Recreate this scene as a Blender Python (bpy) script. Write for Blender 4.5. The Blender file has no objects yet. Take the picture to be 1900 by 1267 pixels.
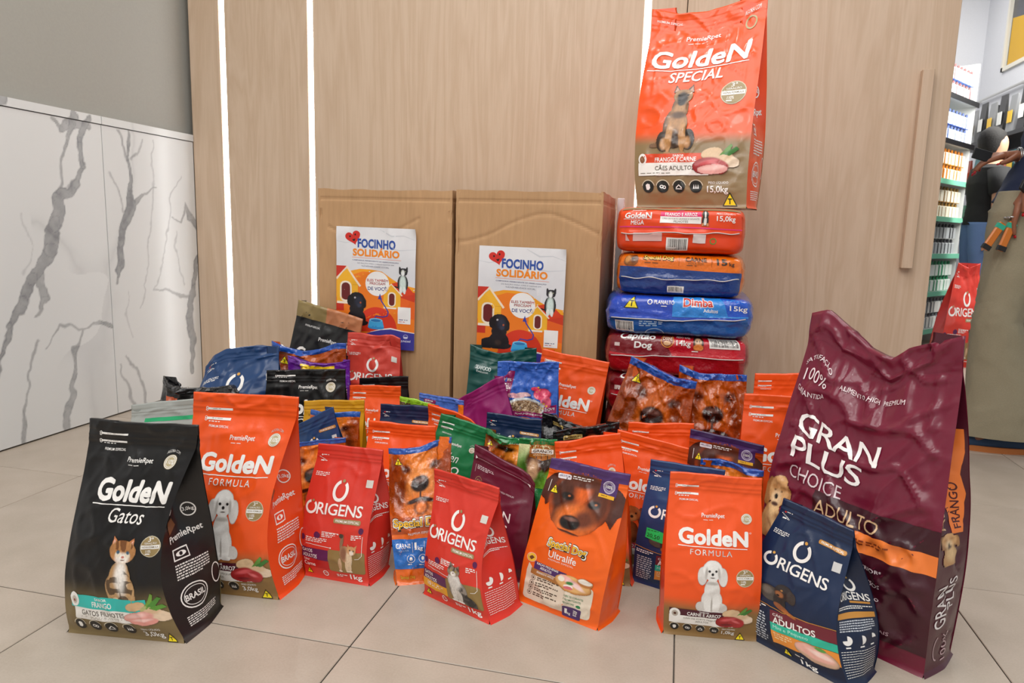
import bpy, math, random
import numpy as np
from mathutils import Vector, Matrix
from mathutils.geometry import tessellate_polygon

SC = bpy.context.scene
COL = SC.collection

# ------------------------------------------------------------------ camera, world, lights, exposure
cam_d = bpy.data.cameras.new('camera')
cam = bpy.data.objects.new('camera', cam_d)
COL.objects.link(cam)
cam_d.sensor_width = 36.0
cam_d.lens = 24.91
cam_d.clip_start = 0.05
_R = Vector((0.97345, 0.2307, 0.0279)); _W = Vector((-0.22369, 0.96222, -0.15528))
_R = (_R - _W * _R.dot(_W)).normalized(); _W.normalize(); _U = _R.cross(_W)
cam.matrix_world = Matrix(((_R.x, _U.x, -_W.x, 0), (_R.y, _U.y, -_W.y, 0), (_R.z, _U.z, -_W.z, 0.7886), (0, 0, 0, 1)))
cam_d.dof.use_dof = True
cam_d.dof.focus_distance = 1.75
cam_d.dof.aperture_fstop = 9.0
SC.camera = cam

SC.view_settings.view_transform = 'Standard'
SC.view_settings.look = 'None'
SC.view_settings.gamma = 1.0
SC.view_settings.use_curve_mapping = False
SC.view_settings.exposure = 0.42

world = bpy.data.worlds.new('world')
SC.world = world
world.use_nodes = True
world.node_tree.nodes['Background'].inputs[0].default_value = (0.86, 0.93, 1.0, 1)
world.node_tree.nodes['Background'].inputs[1].default_value = 0.38

def area(name, loc, target, sx, sy, power, col=(1, 1, 1)):
    l = bpy.data.lights.new(name, 'AREA')
    l.shape = 'RECTANGLE'; l.size = sx; l.size_y = sy; l.energy = power; l.color = col
    o = bpy.data.objects.new(name, l); COL.objects.link(o)
    o.location = loc
    o.rotation_euler = (Vector(target) - Vector(loc)).to_track_quat('-Z', 'Y').to_euler()
    return o
area('ceiling_light', (-0.6, 0.9, 3.0), (-0.6, 0.9, 0), 1.8, 1.2, 20, (1, 0.985, 0.96))
area('ceiling_light', (0.9, -0.8, 3.0), (0.6, 0.6, 0), 1.8, 1.2, 24, (1, 0.985, 0.96))
area('ceiling_light', (-1.2, -1.2, 3.0), (-1.2, 0, 0), 1.8, 1.2, 26, (1, 0.985, 0.96))
area('ceiling_light', (1.9, 3.8, 3.3), (1.9, 3.8, 0), 1.0, 1.0, 24, (1, 0.98, 0.95))
area('ceiling_light', (1.6, 6.6, 3.3), (1.9, 6.6, 0), 1.6, 1.2, 30, (1, 0.98, 0.95))
for _x, _y in ((-1.7, 0.2), (-.2, -.3), (1.2, .6), (-.9, 1.9), (.5, 1.8)):
    area('ceiling_downlight', (_x, _y, 3.2), (_x, _y, 0), 0.16, .16, 6, (1, .98, .95))
area('shelf_fill_light', (2.45, 5.2, 2.0), (1.95, 5.95, 1.1), 0.3, 1.6, 42, (1, 0.99, 0.95))  # added unseen fill lamp in the aisle, brightens the shelf

# ------------------------------------------------------------------ helpers
def hx(s):
    c = [int(s[i:i + 2], 16) / 255 for i in (0, 2, 4)]
    return tuple(x / 12.92 if x <= 0.04045 else ((x + 0.055) / 1.055) ** 2.4 for x in c)
def AR(c): return np.array(c if not isinstance(c, str) else hx(c), float)

def link_mesh(name, me, parent=None, mat=None, loc=None):
    o = bpy.data.objects.new(name, me); COL.objects.link(o)
    if mat: me.materials.append(mat)
    if loc is not None: o.location = loc
    if parent: o.parent = parent
    return o
def mesh_np(name, V, faces, cols=None, smooth=True, normals=None):
    """faces: list of int arrays (n,k)"""
    me = bpy.data.meshes.new(name)
    V = np.ascontiguousarray(V, np.float32)
    me.vertices.add(len(V)); me.vertices.foreach_set('co', V.ravel())
    faces = [np.asarray(f, np.int32) for f in faces if len(f)]
    loops = np.concatenate([f.ravel() for f in faces])
    tot = np.concatenate([np.full(len(f), f.shape[1], np.int32) for f in faces])
    st = np.concatenate([[0], np.cumsum(tot)[:-1]]).astype(np.int32)
    me.loops.add(len(loops)); me.loops.foreach_set('vertex_index', loops)
    me.polygons.add(len(tot)); me.polygons.foreach_set('loop_start', st)
    me.update(calc_edges=True)
    me.polygons.foreach_set('use_smooth', np.full(len(tot), smooth))
    if cols is not None:
        ca = me.color_attributes.new('Col', 'FLOAT_COLOR', 'POINT')
        c4 = np.ones((len(V), 4), np.float32); c4[:, :3] = cols
        ca.data.foreach_set('color', c4.ravel())
    me.update()
    if normals is not None:
        me.normals_split_custom_set_from_vertices([tuple(n) for n in np.asarray(normals, float)])
    return me
def gridf(nv, nu, off=0, flip=False):
    a = np.arange((nv - 1) * (nu - 1)); r = a // (nu - 1); c = a % (nu - 1); i = r * nu + c + off
    F = np.stack([i, i + 1, i + nu + 1, i + nu], 1)
    return F[:, ::-1] if flip else F
class MB:
    def __init__(s): s.v = []; s.f = []; s.c = []
    def poly(s, pts, col=None):
        n = len(s.v); s.v += [tuple(p) for p in pts]; s.f.append(tuple(range(n, n + len(pts))))
    def box(s, x0, y0, z0, x1, y1, z1, b=0.0):
        if b <= 0:
            n = len(s.v)
            s.v += [(x0, y0, z0), (x1, y0, z0), (x1, y1, z0), (x0, y1, z0), (x0, y0, z1), (x1, y0, z1), (x1, y1, z1), (x0, y1, z1)]
            for q in ((0, 3, 2, 1), (4, 5, 6, 7), (0, 1, 5, 4), (1, 2, 6, 5), (2, 3, 7, 6), (3, 0, 4, 7)): s.f.append(tuple(n + k for k in q))
        else:  # chamfered box
            X = (x0, x1); Y = (y0, y1); Z = (z0, z1); n = len(s.v); idx = {}
            for i in (0, 1):
                for j in (0, 1):
                    for k in (0, 1):
                        sx, sy, sz = (1, -1)[i], (1, -1)[j], (1, -1)[k]
                        idx[i, j, k, 0] = len(s.v); s.v.append((X[i], Y[j] + sy * b, Z[k] + sz * b))
                        idx[i, j, k, 1] = len(s.v); s.v.append((X[i] + sx * b, Y[j], Z[k] + sz * b))
                        idx[i, j, k, 2] = len(s.v); s.v.append((X[i] + sx * b, Y[j] + sy * b, Z[k]))
            for i in (0, 1):
                q = [idx[i, 0, 0, 0], idx[i, 1, 0, 0], idx[i, 1, 1, 0], idx[i, 0, 1, 0]]; s.f.append(tuple(q if i else q[::-1]))
                q = [idx[0, i, 0, 1], idx[1, i, 0, 1], idx[1, i, 1, 1], idx[0, i, 1, 1]]; s.f.append(tuple(q[::-1] if i else q))
                q = [idx[0, 0, i, 2], idx[1, 0, i, 2], idx[1, 1, i, 2], idx[0, 1, i, 2]]; s.f.append(tuple(q if i else q[::-1]))
            for i in (0, 1):
                for j in (0, 1):
                    q = [idx[i, j, 0, 0], idx[i, j, 1, 0], idx[i, j, 1, 1], idx[i, j, 0, 1]]; s.f.append(tuple(q if i == j else q[::-1]))
                    q = [idx[i, 0, j, 0], idx[i, 1, j, 0], idx[i, 1, j, 2], idx[i, 0, j, 2]]; s.f.append(tuple(q[::-1] if i == j else q))
                    q = [idx[0, i, j, 1], idx[1, i, j, 1], idx[1, i, j, 2], idx[0, i, j, 2]]; s.f.append(tuple(q if i == j else q[::-1]))
                    for k in (0, 1):
                        q = [idx[i, j, k, 0], idx[i, j, k, 1], idx[i, j, k, 2]]; s.f.append(tuple(q if (i + j + k) % 2 else q[::-1]))
    def tube(s, pts, rad, n=10, cap=True, sq=1.0):
        pts = [Vector(p) for p in pts]; rr = rad if hasattr(rad, '__len__') else [rad] * len(pts)
        base = len(s.v); up = Vector((0, 0, 1)); prev = None
        for i, p in enumerate(pts):
            d = (pts[min(i + 1, len(pts) - 1)] - pts[max(i - 1, 0)]).normalized()
            if prev is None:
                a = d.cross(up);
                if a.length < 1e-3: a = d.cross(Vector((1, 0, 0)))
            else: a = prev - d * prev.dot(d)
            a.normalize(); b = d.cross(a); prev = a
            for k in range(n):
                t = 2 * math.pi * k / n
                s.v.append(tuple(p + (a * math.cos(t) + b * math.sin(t) * sq) * rr[i]))
        for i in range(len(pts) - 1):
            for k in range(n):
                s.f.append((base + i * n + k, base + i * n + (k + 1) % n, base + (i + 1) * n + (k + 1) % n, base + (i + 1) * n + k))
        if cap:
            s.f.append(tuple(base + k for k in range(n))[::-1]); s.f.append(tuple(base + (len(pts) - 1) * n + k for k in range(n)))
    def lathe(s, prof, c=(0, 0, 0), n=20, sx=1, sy=1):
        base = len(s.v)
        for r, z in prof:
            for k in range(n):
                t = 2 * math.pi * k / n; s.v.append((c[0] + r * sx * math.cos(t), c[1] + r * sy * math.sin(t), c[2] + z))
        for i in range(len(prof) - 1):
            for k in range(n):
                s.f.append((base + i * n + k, base + i * n + (k + 1) % n, base + (i + 1) * n + (k + 1) % n, base + (i + 1) * n + k))
        s.f.append(tuple(base + k for k in range(n))[::-1]); s.f.append(tuple(base + (len(prof) - 1) * n + k for k in range(n)))
    def build(s, name, mat, parent=None, smooth=False, loc=None):
        me = bpy.data.meshes.new(name); me.from_pydata(s.v, [], s.f); me.update()
        if smooth: me.polygons.foreach_set('use_smooth', [True] * len(me.polygons))
        return link_mesh(name, me, parent, mat, loc)
def thing(name, label, cat, loc=(0, 0, 0), group=None):
    o = bpy.data.objects.new(name, None); COL.objects.link(o); o.location = loc; o.empty_display_size = .05
    o['label'] = label; o['category'] = cat
    if group: o['group'] = group
    return o
def tag(o, label, cat, group=None):
    o['label'] = label; o['category'] = cat
    if group: o['group'] = group
    return o
def struct(o): o['kind'] = 'structure'; return o

# ------------------------------------------------------------------ materials
def newmat(name):
    m = bpy.data.materials.new(name); m.use_nodes = True
    nt = m.node_tree; return m, nt, nt.nodes['Principled BSDF']
def N(nt, t, **k):
    n = nt.nodes.new(t)
    for a, b in k.items():
        if a in n.inputs: n.inputs[a].default_value = b
        else: setattr(n, a, b)
    return n
def bumped(nt, bs, scale, strength, dist=.002, detail=3, typ='noise', rough_var=0):
    tc = N(nt, 'ShaderNodeTexCoord')
    if typ == 'noise': t = N(nt, 'ShaderNodeTexNoise', Scale=scale, Detail=detail)
    else: t = N(nt, 'ShaderNodeTexVoronoi', Scale=scale)
    nt.links.new(tc.outputs['Object'], t.inputs['Vector'])
    b = N(nt, 'ShaderNodeBump', Strength=strength, Distance=dist)
    nt.links.new(t.outputs[0], b.inputs['Height']); nt.links.new(b.outputs[0], bs.inputs['Normal'])
    return t, b
def plain(name, col, rough=.5, metal=0, bump=0, scale=40, var=0.0, **k):
    m, nt, bs = newmat(name)
    c = AR(col)
    bs.inputs['Roughness'].default_value = rough; bs.inputs['Metallic'].default_value = metal
    for a, b in k.items(): bs.inputs[a.replace('_', ' ')].default_value = b
    tc = N(nt, 'ShaderNodeTexCoord'); t = N(nt, 'ShaderNodeTexNoise', Scale=scale, Detail=4.0)
    nt.links.new(tc.outputs['Object'], t.inputs['Vector'])
    r = N(nt, 'ShaderNodeValToRGB')
    r.color_ramp.elements[0].position = .3; r.color_ramp.elements[1].position = .7
    r.color_ramp.elements[0].color = (*(c * (1 - var)), 1); r.color_ramp.elements[1].color = (*np.minimum(c * (1 + var), 1), 1)
    nt.links.new(t.outputs[0], r.inputs[0]); nt.links.new(r.outputs[0], bs.inputs['Base Color'])
    if bump:
        b = N(nt, 'ShaderNodeBump', Strength=bump, Distance=.003); nt.links.new(t.outputs[0], b.inputs['Height']); nt.links.new(b.outputs[0], bs.inputs['Normal'])
    return m
def ink_mat(name, rough, bscale, bstr, coat=0, typ='noise', spec=.5, dist=.002):
    m, nt, bs = newmat(name)
    a = N(nt, 'ShaderNodeAttribute', attribute_name='Col'); nt.links.new(a.outputs['Color'], bs.inputs['Base Color'])
    bs.inputs['Roughness'].default_value = rough; bs.inputs['Coat Weight'].default_value = coat; bs.inputs['Coat Roughness'].default_value = .12
    bs.inputs['Specular IOR Level'].default_value = spec
    if bstr: bumped(nt, bs, bscale, bstr, dist, 4.0, typ)
    return m
M_POUCH = ink_mat('satin_pouch_film', .33, 45, .3, .08)
M_FILM = ink_mat('glossy_crinkled_film', .11, 70, .8, .5, dist=.004)
M_CRINK = ink_mat('black_crinkled_film', .2, 90, .9, .3, dist=.004)
M_PAPER = ink_mat('printed_paper', .45, 30, .1)
M_SACK = ink_mat('woven_sack_film', .3, 30, .3, .15)

# ------------------------------------------------------------------ smooth noise for wrinkles and fur
_T = np.random.RandomState(5).rand(64, 64)
def vn(x, y, seed=0):
    x = np.asarray(x, float) + seed * 7.31; y = np.asarray(y, float) + seed * 3.17
    xi = np.floor(x).astype(int); yi = np.floor(y).astype(int); fx = x - xi; fy = y - yi
    fx = fx * fx * (3 - 2 * fx); fy = fy * fy * (3 - 2 * fy)
    a = _T[xi & 63, yi & 63]; b = _T[(xi + 1) & 63, yi & 63]; c = _T[xi & 63, (yi + 1) & 63]; d = _T[(xi + 1) & 63, (yi + 1) & 63]
    return (a + (b - a) * fx) * (1 - fy) + (c + (d - c) * fx) * fy
def fb(x, y, seed=0, o=3):
    s = 0; a = 1; t = 0
    for k in range(o): s = s + a * vn(x * 2 ** k, y * 2 ** k, seed + k * 5); t += a; a *= .5
    return s / t
def ridge(x, y, seed=0, p=5): return (1 - np.abs(2 * vn(x, y, seed) - 1)) ** p

# ------------------------------------------------------------------ flat print: shapes and letters in panel units (100 across, y down)
_FC = {}
def font_tris(s, bold, shear, space):
    bold *= .55; k = (s, bold, shear, space); multi = bold > 0 and (s == 'GoldeN' or ('M' in s and len(s) < 12)); b0 = bold
    if multi: bold = 0
    if k in _FC: return _FC[k]
    cu = bpy.data.curves.new('t', 'FONT'); cu.body = s; cu.size = 1; cu.resolution_u = 3
    cu.offset = bold; cu.shear = shear; cu.space_character = space; cu.fill_mode = 'FRONT'
    o = bpy.data.objects.new('t', cu); COL.objects.link(o)
    dg = bpy.context.evaluated_depsgraph_get(); me = o.evaluated_get(dg).to_mesh(); me.calc_loop_triangles()
    V = np.array([v.co[:2] for v in me.vertices]); T = np.array([t.vertices[:] for t in me.loop_triangles])
    o.evaluated_get(dg).to_mesh_clear(); bpy.data.objects.remove(o); bpy.data.curves.remove(cu)
    if multi:   # heavier strokes from overlaid shifted copies
        r = b0 * 1.1; n = len(V); sh = [(0, 0)] + [(r * math.cos(a * math.pi / 4), r * math.sin(a * math.pi / 4)) for a in range(8)]
        T = np.concatenate([T + i * n for i in range(len(sh))]); V = np.concatenate([V + np.array(q) for q in sh])
    _FC[k] = (V, T); return V, T
class Art:
    def __init__(s, H): s.H = H; s.L = []
    def add(s, V, T, col, lv, grid=False):
        V = np.asarray(V, float); c = np.asarray(col, float)
        if c.ndim == 1: c = np.tile(c, (len(V), 1))
        s.L.append((V, np.asarray(T, int), c, lv, grid)); return s
    def poly(s, pts, col, lv=1):
        P = [Vector((p[0], p[1], 0)) for p in pts]
        T = [t for t in tessellate_polygon([P])]
        return s.add([p[:2] for p in pts], T, AR(col), lv)
    def rect(s, x0, y0, x1, y1, col, lv=1, sk=0.0):
        return s.add([(x0, y0), (x1, y0 + sk), (x1, y1 + sk), (x0, y1)], [(0, 1, 2), (0, 2, 3)], AR(col), lv)
    def rrect(s, x0, y0, x1, y1, r, col, lv=1, sk=0.0):
        P = []
        for cx, cy, a in ((x1 - r, y0 + r, -90), (x1 - r, y1 - r, 0), (x0 + r, y1 - r, 90), (x0 + r, y0 + r, 180)):
            for k in range(4):
                t = math.radians(a + k * 30); P.append((cx + r * math.cos(t), cy + r * math.sin(t) + sk * (cx - x0) / (x1 - x0)))
        return s.poly(P, col, lv)
    def ell(s, cx, cy, rx, ry, col, lv=1, n=20, a0=0, a1=360):
        P = [(cx, cy)] + [(cx + rx * math.cos(math.radians(a0 + (a1 - a0) * k / n)), cy + ry * math.sin(math.radians(a0 + (a1 - a0) * k / n))) for k in range(n + 1)]
        return s.add(P, [(0, k, k + 1) for k in range(1, n + 1)], AR(col), lv)
    def ring(s, cx, cy, rx, ry, w, col, lv=2, n=24, a0=0, a1=360):
        P = []; T = []
        for k in range(n + 1):
            t = math.radians(a0 + (a1 - a0) * k / n)
            P += [(cx + rx * math.cos(t), cy + ry * math.sin(t)), (cx + (rx - w) * math.cos(t), cy + (ry - w) * math.sin(t))]
        for k in range(n): T += [(2 * k, 2 * k + 1, 2 * k + 3), (2 * k, 2 * k + 3, 2 * k + 2)]
        return s.add(P, T, AR(col), lv)
    def line(s, pts, w, col, lv=2):
        pts = [np.array(p, float) for p in pts]; P = []; T = []
        ws = w if hasattr(w, '__len__') else [w] * len(pts)
        for i, p in enumerate(pts):
            d = pts[min(i + 1, len(pts) - 1)] - pts[max(i - 1, 0)]; d /= np.linalg.norm(d) + 1e-9
            n = np.array([-d[1], d[0]]) * ws[i] / 2; P += [p + n, p - n]
        for i in range(len(pts) - 1): T += [(2 * i, 2 * i + 1, 2 * i + 3), (2 * i, 2 * i + 3, 2 * i + 2)]
        return s.add(P, T, AR(col), lv)
    def text(s, t, x0, y0, x1, y1, col='FFFFFF', bold=.0, shear=0, space=1.0, lv=3, sk=0.0, rot=0, arc=0):
        V, T = font_tris(t, bold, shear, space); mn = V.min(0); mx = V.max(0); V = (V - mn) / (mx - mn)
        X = x0 + V[:, 0] * (x1 - x0); Y = y1 - V[:, 1] * (y1 - y0) + sk * V[:, 0]
        if rot == 90: X = x1 - V[:, 1] * (x1 - x0); Y = y1 - V[:, 0] * (y1 - y0)
        if arc:
            Y = Y + arc * (2 * V[:, 0] - 1) ** 2
        return s.add(np.stack([X, Y], 1), T, AR(col), lv)
    def micro(s, x0, y0, x1, y1, n, col='E0E0E0', lv=2, seed=1, fill=.5, sk=0):
        R = random.Random(seed); h = (y1 - y0) / n
        for i in range(n):
            x = x0; end = x1 if i < n - 1 else x0 + (x1 - x0) * R.uniform(.5, .9)
            while x < end - 1:
                w = min(R.uniform(1.5, 6), end - x); s.rect(x, y0 + i * h + sk * (x - x0), x + w * .9, y0 + i * h + h * fill + sk * (x - x0), col, lv); x += w + .8
        return s
    def photo(s, x0, y0, x1, y1, blobs, cell=.7, fur=.12, lv=2, seed=0, mirror=False, fs=(3, 3)):
        nx = max(6, int((x1 - x0) / cell)); ny = max(6, int((y1 - y0) / cell))
        gx, gy = np.meshgrid(np.linspace(0, 100, nx + 1), np.linspace(0, 100, ny + 1))
        c, m = paint(100 - gx if mirror else gx, gy, blobs)
        if fur:
            f = 1 + fur * 2 * (fb(gx / fs[0], gy / fs[1], seed, 3) - .5); c = np.clip(c * f[..., None], 0, 1)
        V = np.stack([x0 + gx / 100 * (x1 - x0), y0 + gy / 100 * (y1 - y0)], -1).reshape(-1, 2)
        F = gridf(ny + 1, nx + 1); mm = m.ravel()
        F = F[(mm[F] > .5).sum(1) >= 3]
        if len(F) == 0: return s
        used = np.unique(F); mp = -np.ones(len(V), int); mp[used] = np.arange(len(used))
        return s.add(V[used], mp[F], c.reshape(-1, 3)[used], lv, True)
def inpoly(X, Y, P):
    r = np.zeros(X.shape, bool); n = len(P)
    for i in range(n):
        x1, y1 = P[i]; x2, y2 = P[(i + 1) % n]
        if y1 == y2: continue
        c = ((y1 > Y) != (y2 > Y)) & (X < (x2 - x1) * (Y - y1) / (y2 - y1) + x1); r ^= c
    return r
def paint(X, Y, blobs):
    c = np.zeros(X.shape + (3,)); m = np.zeros(X.shape)
    for b in blobs:
        if b[0] == 'p': a = inpoly(X, Y, b[1]).astype(float); col = AR(b[2]); inner = len(b) > 3
        elif b[0] == 'g':   # vertical gradient between two colours over the whole patch
            t = np.clip((Y - b[3]) / (b[4] - b[3]), 0, 1)[..., None]; c = AR(b[1]) * (1 - t) + AR(b[2]) * t; m[:] = 1; continue
        elif b[0] == 's':   # stripes inside what is painted already: colour, wavelength x, y, threshold, region ellipse
            _, col, fx, fy, th, (cx, cy, rx, ry) = b
            a = (vn(X * fx, Y * fy, 3) > th) & (((X - cx) / rx) ** 2 + ((Y - cy) / ry) ** 2 < 1); a = a * .85; col = AR(col); inner = True
        else:
            _, cx, cy, rx, ry, ang, col = b[:7]; soft = b[7] if len(b) > 7 else .12; inner = len(b) > 8
            t = math.radians(ang); dx = X - cx; dy = Y - cy
            u = (dx * math.cos(t) + dy * math.sin(t)) / rx; v = (-dx * math.sin(t) + dy * math.cos(t)) / ry
            d = np.sqrt(u * u + v * v); a = np.clip((1 + soft - d) / (2 * soft), 0, 1); a = a * a * (3 - 2 * a); col = AR(col)
        c = c * (1 - a[..., None]) + col * a[..., None]
        if not inner: m = np.maximum(m, a)
        else: pass
    return c, m
def bisect(V, T, Cc, L, asp):
    """longest-edge bisection until all edges are shorter than L"""
    for _ in range(14):
        P = V[T]; e = P[:, [1, 2, 0]] - P; l = np.sqrt((e ** 2).sum(-1)); k = l.argmax(1); big = l[np.arange(len(T)), k] > L
        if not big.any(): break
        tb = T[big]; kb = k[big]; r = np.arange(len(tb)); a = tb[r, kb]; b = tb[r, (kb + 1) % 3]; c = tb[r, (kb + 2) % 3]
        ed = np.sort(np.stack([a, b], 1), 1); uq, inv = np.unique(ed, axis=0, return_inverse=True); inv = inv.ravel()
        m = len(V) + inv; V = np.concatenate([V, (V[uq[:, 0]] + V[uq[:, 1]]) / 2]); Cc = np.concatenate([Cc, (Cc[uq[:, 0]] + Cc[uq[:, 1]]) / 2])
        T = np.concatenate([T[~big], np.stack([a, m, c], 1), np.stack([m, b, c], 1)])
    return V, T, Cc
class Surf:
    """a panel of a bag: grid of points with print laid on it; u runs left to right as seen from outside, t from bottom to top"""
    def __init__(s, P, us, ts, flip=False):
        s.P = P; s.us = us; s.ts = ts
        du = np.gradient(P, axis=1); dv = np.gradient(P, axis=0); n = np.cross(du, dv); n /= np.linalg.norm(n, axis=-1, keepdims=True) + 1e-12
        s.N = n
    def ev(s, u, t):
        u = np.clip(u, s.us[0], s.us[-1]); t = np.clip(t, s.ts[0], s.ts[-1])
        i = np.clip(np.searchsorted(s.us, u, 'right') - 1, 0, len(s.us) - 2); j = np.clip(np.searchsorted(s.ts, t, 'right') - 1, 0, len(s.ts) - 2)
        a = ((u - s.us[i]) / (s.us[i + 1] - s.us[i]))[:, None]; b = ((t - s.ts[j]) / (s.ts[j + 1] - s.ts[j]))[:, None]
        f = lambda G: (G[j, i] * (1 - a) + G[j, i + 1] * a) * (1 - b) + (G[j + 1, i] * (1 - a) + G[j + 1, i + 1] * a) * b
        return f(s.P), f(s.N)
    def print(s, art, W, H, L, anchor='stretch', lift=.00035, step=.00022):
        """returns verts, faces, colours, normals for an artwork on this panel; W, H its size in metres; L longest edge in metres"""
        VV = []; TT = []; CC = []; NN = []; n = 0; F4 = []
        k = W / 100.0
        ky = 1.0 / art.H if anchor == 'stretch' else k / H
        for V, T, c, lv, grid in art.L:
            V = V.copy(); V[:, 1] *= ky * H / k          # now in panel-width units with true height
            if not grid: V, T, c = bisect(V, T, c, L / k, 1)
            t = 1 - V[:, 1] * k / H
            ok = (t > -.002) & (t < 1.002)
            keep = ok[T].all(1); T = T[keep]
            if not len(T): continue
            used = np.unique(T); mp = -np.ones(len(V), int); mp[used] = np.arange(len(used)); T = mp[T]; V = V[used]; c = c[used]; t = t[used]
            p, nn = s.ev(V[:, 0] / 100.0, t); nn = nn / (np.linalg.norm(nn, axis=1, keepdims=True) + 1e-9)
            # consistent winding: facing outwards
            a = p[T[:, 1]] - p[T[:, 0]]; b = p[T[:, 2]] - p[T[:, 0]]; w = (np.cross(a, b) * nn[T[:, 0]]).sum(1) < 0
            T = T.copy(); T[w] = T[w][:, ::-1]
            VV.append(p + nn * (lift + step * lv)); CC.append(c); NN.append(nn)
            (F4 if T.shape[1] == 4 else TT).append(T + n); n += len(p)
        if not VV: return None
        fs = []
        if TT: fs.append(np.concatenate(TT))
        if F4: fs.append(np.concatenate(F4))
        return np.concatenate(VV), fs, np.concatenate(CC), np.concatenate(NN)
def print_obj(name, surf, art, W, H, L, mat, parent, org, **k):
    r = surf.print(art, W, H, L, **k)
    if r is None: return None
    V, fs, C_, Nn = r
    me = mesh_np(name, V - np.asarray(org), fs, C_, True, Nn)
    return link_mesh(name, me, parent, mat)

# ------------------------------------------------------------------ animals and food as soft painted shapes (patch units 0..100)
W_ = 'ECEAE6'; G_ = 'C9C5C0'; K_ = '1A1614'
POODLE = [('e', 50, 57, 25, 24, 0, 'DEDBD6'), ('e', 50, 74, 33, 22, 0, 'E4E1DD'), ('e', 16, 88, 15, 10, 0, 'D2CEC9'), ('e', 84, 88, 15, 10, 0, 'D2CEC9'),
          ('e', 38, 80, 12, 20, 0, W_), ('e', 63, 80, 12, 20, 0, W_), ('e', 50, 84, 2.5, 14, 0, 'A9A39C', .5, 1), ('e', 37, 97, 14, 4, 0, W_), ('e', 64, 97, 14, 4, 0, W_),
          ('e', 19, 30, 15, 17, 12, 'D8D4CF'), ('e', 82, 30, 15, 17, -12, 'D8D4CF'), ('e', 50, 17, 30, 17, 0, W_), ('e', 50, 29, 19, 10, 0, 'E6E3DF'), ('e', 31, 24, 4, 10, 10, 'B9B4AE', .5, 1), ('e', 70, 24, 4, 10, -10, 'B9B4AE', .5, 1),
          ('e', 50, 42, 20, 3, 0, 'B5B0AA', .6, 1), ('e', 40, 20, 3.8, 2.2, 0, K_, .2, 1), ('e', 61, 20, 3.8, 2.2, 0, K_, .2, 1), ('e', 50, 25.5, 4.2, 2.5, 0, K_, .2, 1), ('e', 50, 31.5, 7, 1, 0, '6D635E', .4, 1)]
KITTEN = [('e', 18, 96, 17, 3, -6, '6B4226'), ('e', 54, 60, 26, 24, 0, 'AE885C'), ('e', 52, 76, 36, 24, 0, 'B08A5E'), ('e', 33, 82, 15, 18, 0, 'B99467'), ('e', 76, 82, 13, 18, 0, 'B99467'), ('e', 56, 62, 15, 26, 0, 'E9E2D8', .4),
          ('e', 40, 96, 9, 5, 0, 'D9C6A6'), ('e', 66, 96, 9, 5, 0, 'D9C6A6'), ('e', 53, 88, 2, 12, 0, '6C543C', .5, 1),
          ('s', '3B2A1C', .05, .22, .56, (52, 74, 32, 26)), ('e', 56, 60, 9, 20, 0, 'F0EBE4', .6, 1),
          ('p', [(30, 0), (28, 22), (50, 10)], 'C07A4C'), ('p', [(84, 1), (86, 22), (66, 9)], 'C07A4C'), ('p', [(32, 4), (32, 17), (42, 11)], 'E8B3A4', 1), ('p', [(82, 5), (83, 17), (74, 10)], 'E8B3A4', 1),
          ('e', 57, 22, 34, 17.5, 0, 'B8824F'), ('e', 57, 32, 17, 8, 0, 'F0E8DE', .4, 1), ('s', '6E3F1E', .17, .05, .55, (57, 13, 26, 9)), ('e', 45, 27, 7, 4.5, 0, 'E8DCC8', .3, 1), ('e', 70, 27, 7, 4.5, 0, 'E8DCC8', .3, 1),
          ('e', 45, 23.5, 4.6, 2.8, 0, '2A1C14', .15, 1), ('e', 70, 23.5, 4.6, 2.8, 0, '2A1C14', .15, 1), ('e', 45, 23.5, 3.7, 2.2, 0, '5F87A4', .15, 1), ('e', 70, 23.5, 3.7, 2.2, 0, '5F87A4', .15, 1), ('e', 45, 23.5, 1.5, 1.6, 0, '10131A', .2, 1), ('e', 70, 23.5, 1.5, 1.6, 0, '10131A', .2, 1),
          ('e', 58, 30.5, 3.6, 1.8, 0, 'C9766A', .2, 1), ('e', 58, 35, 5, .8, 0, '7A5444', .4, 1)]
SHEPHERD = [('e', 15, 85, 18, 3.4, -4, '7B5A3F'), ('e', 50, 62, 25, 28, 0, '6B4A30'), ('e', 28, 80, 14, 14, 0, '3A2A20'), ('e', 79, 78, 12, 14, 0, '2E2420'), ('e', 30, 84, 8, 8, 0, 'B98A5E', .3, 1), ('e', 77, 82, 7, 8, 0, 'B98A5E', .3, 1),
            ('e', 56, 34, 17, 16, 0, '7A5636', .2), ('e', 54, 50, 20, 18, 0, 'A97B4E', .3, 1), ('e', 55, 35, 9, 10, 0, 'B08456', .5, 1), ('e', 54, 44, 17, 5, 0, '5A3E2A', .5, 1), ('e', 39, 75, 7, 22, 3, 'B5834F'), ('e', 66, 75, 7, 22, -3, 'B5834F'), ('e', 52, 80, 6, 16, 0, '3C2A1E', .5, 1), ('e', 37, 97, 8, 3, 0, 'A97B4E'), ('e', 67, 97, 8, 3, 0, 'A97B4E'),
            ('p', [(42, 0), (38, 13), (52, 9)], '5C4738'), ('p', [(76, 0), (80, 13), (64, 9)], '5C4738'), ('p', [(44, 3), (41, 11), (49, 9)], 'C09A8A', 1), ('p', [(75, 3), (78, 11), (69, 9)], 'C09A8A', 1),
            ('e', 59, 17, 19, 10, 0, 'A27C54'), ('e', 58, 20, 11, 9, 0, '2A2524', .35, 1), ('e', 56, 26, 7, 5, 0, '1E1B1C', .3, 1), ('e', 50, 16, 2.4, 1.3, 0, '0D0B0A', .2, 1), ('e', 68, 16, 2.4, 1.3, 0, '0D0B0A', .2, 1)]
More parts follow.
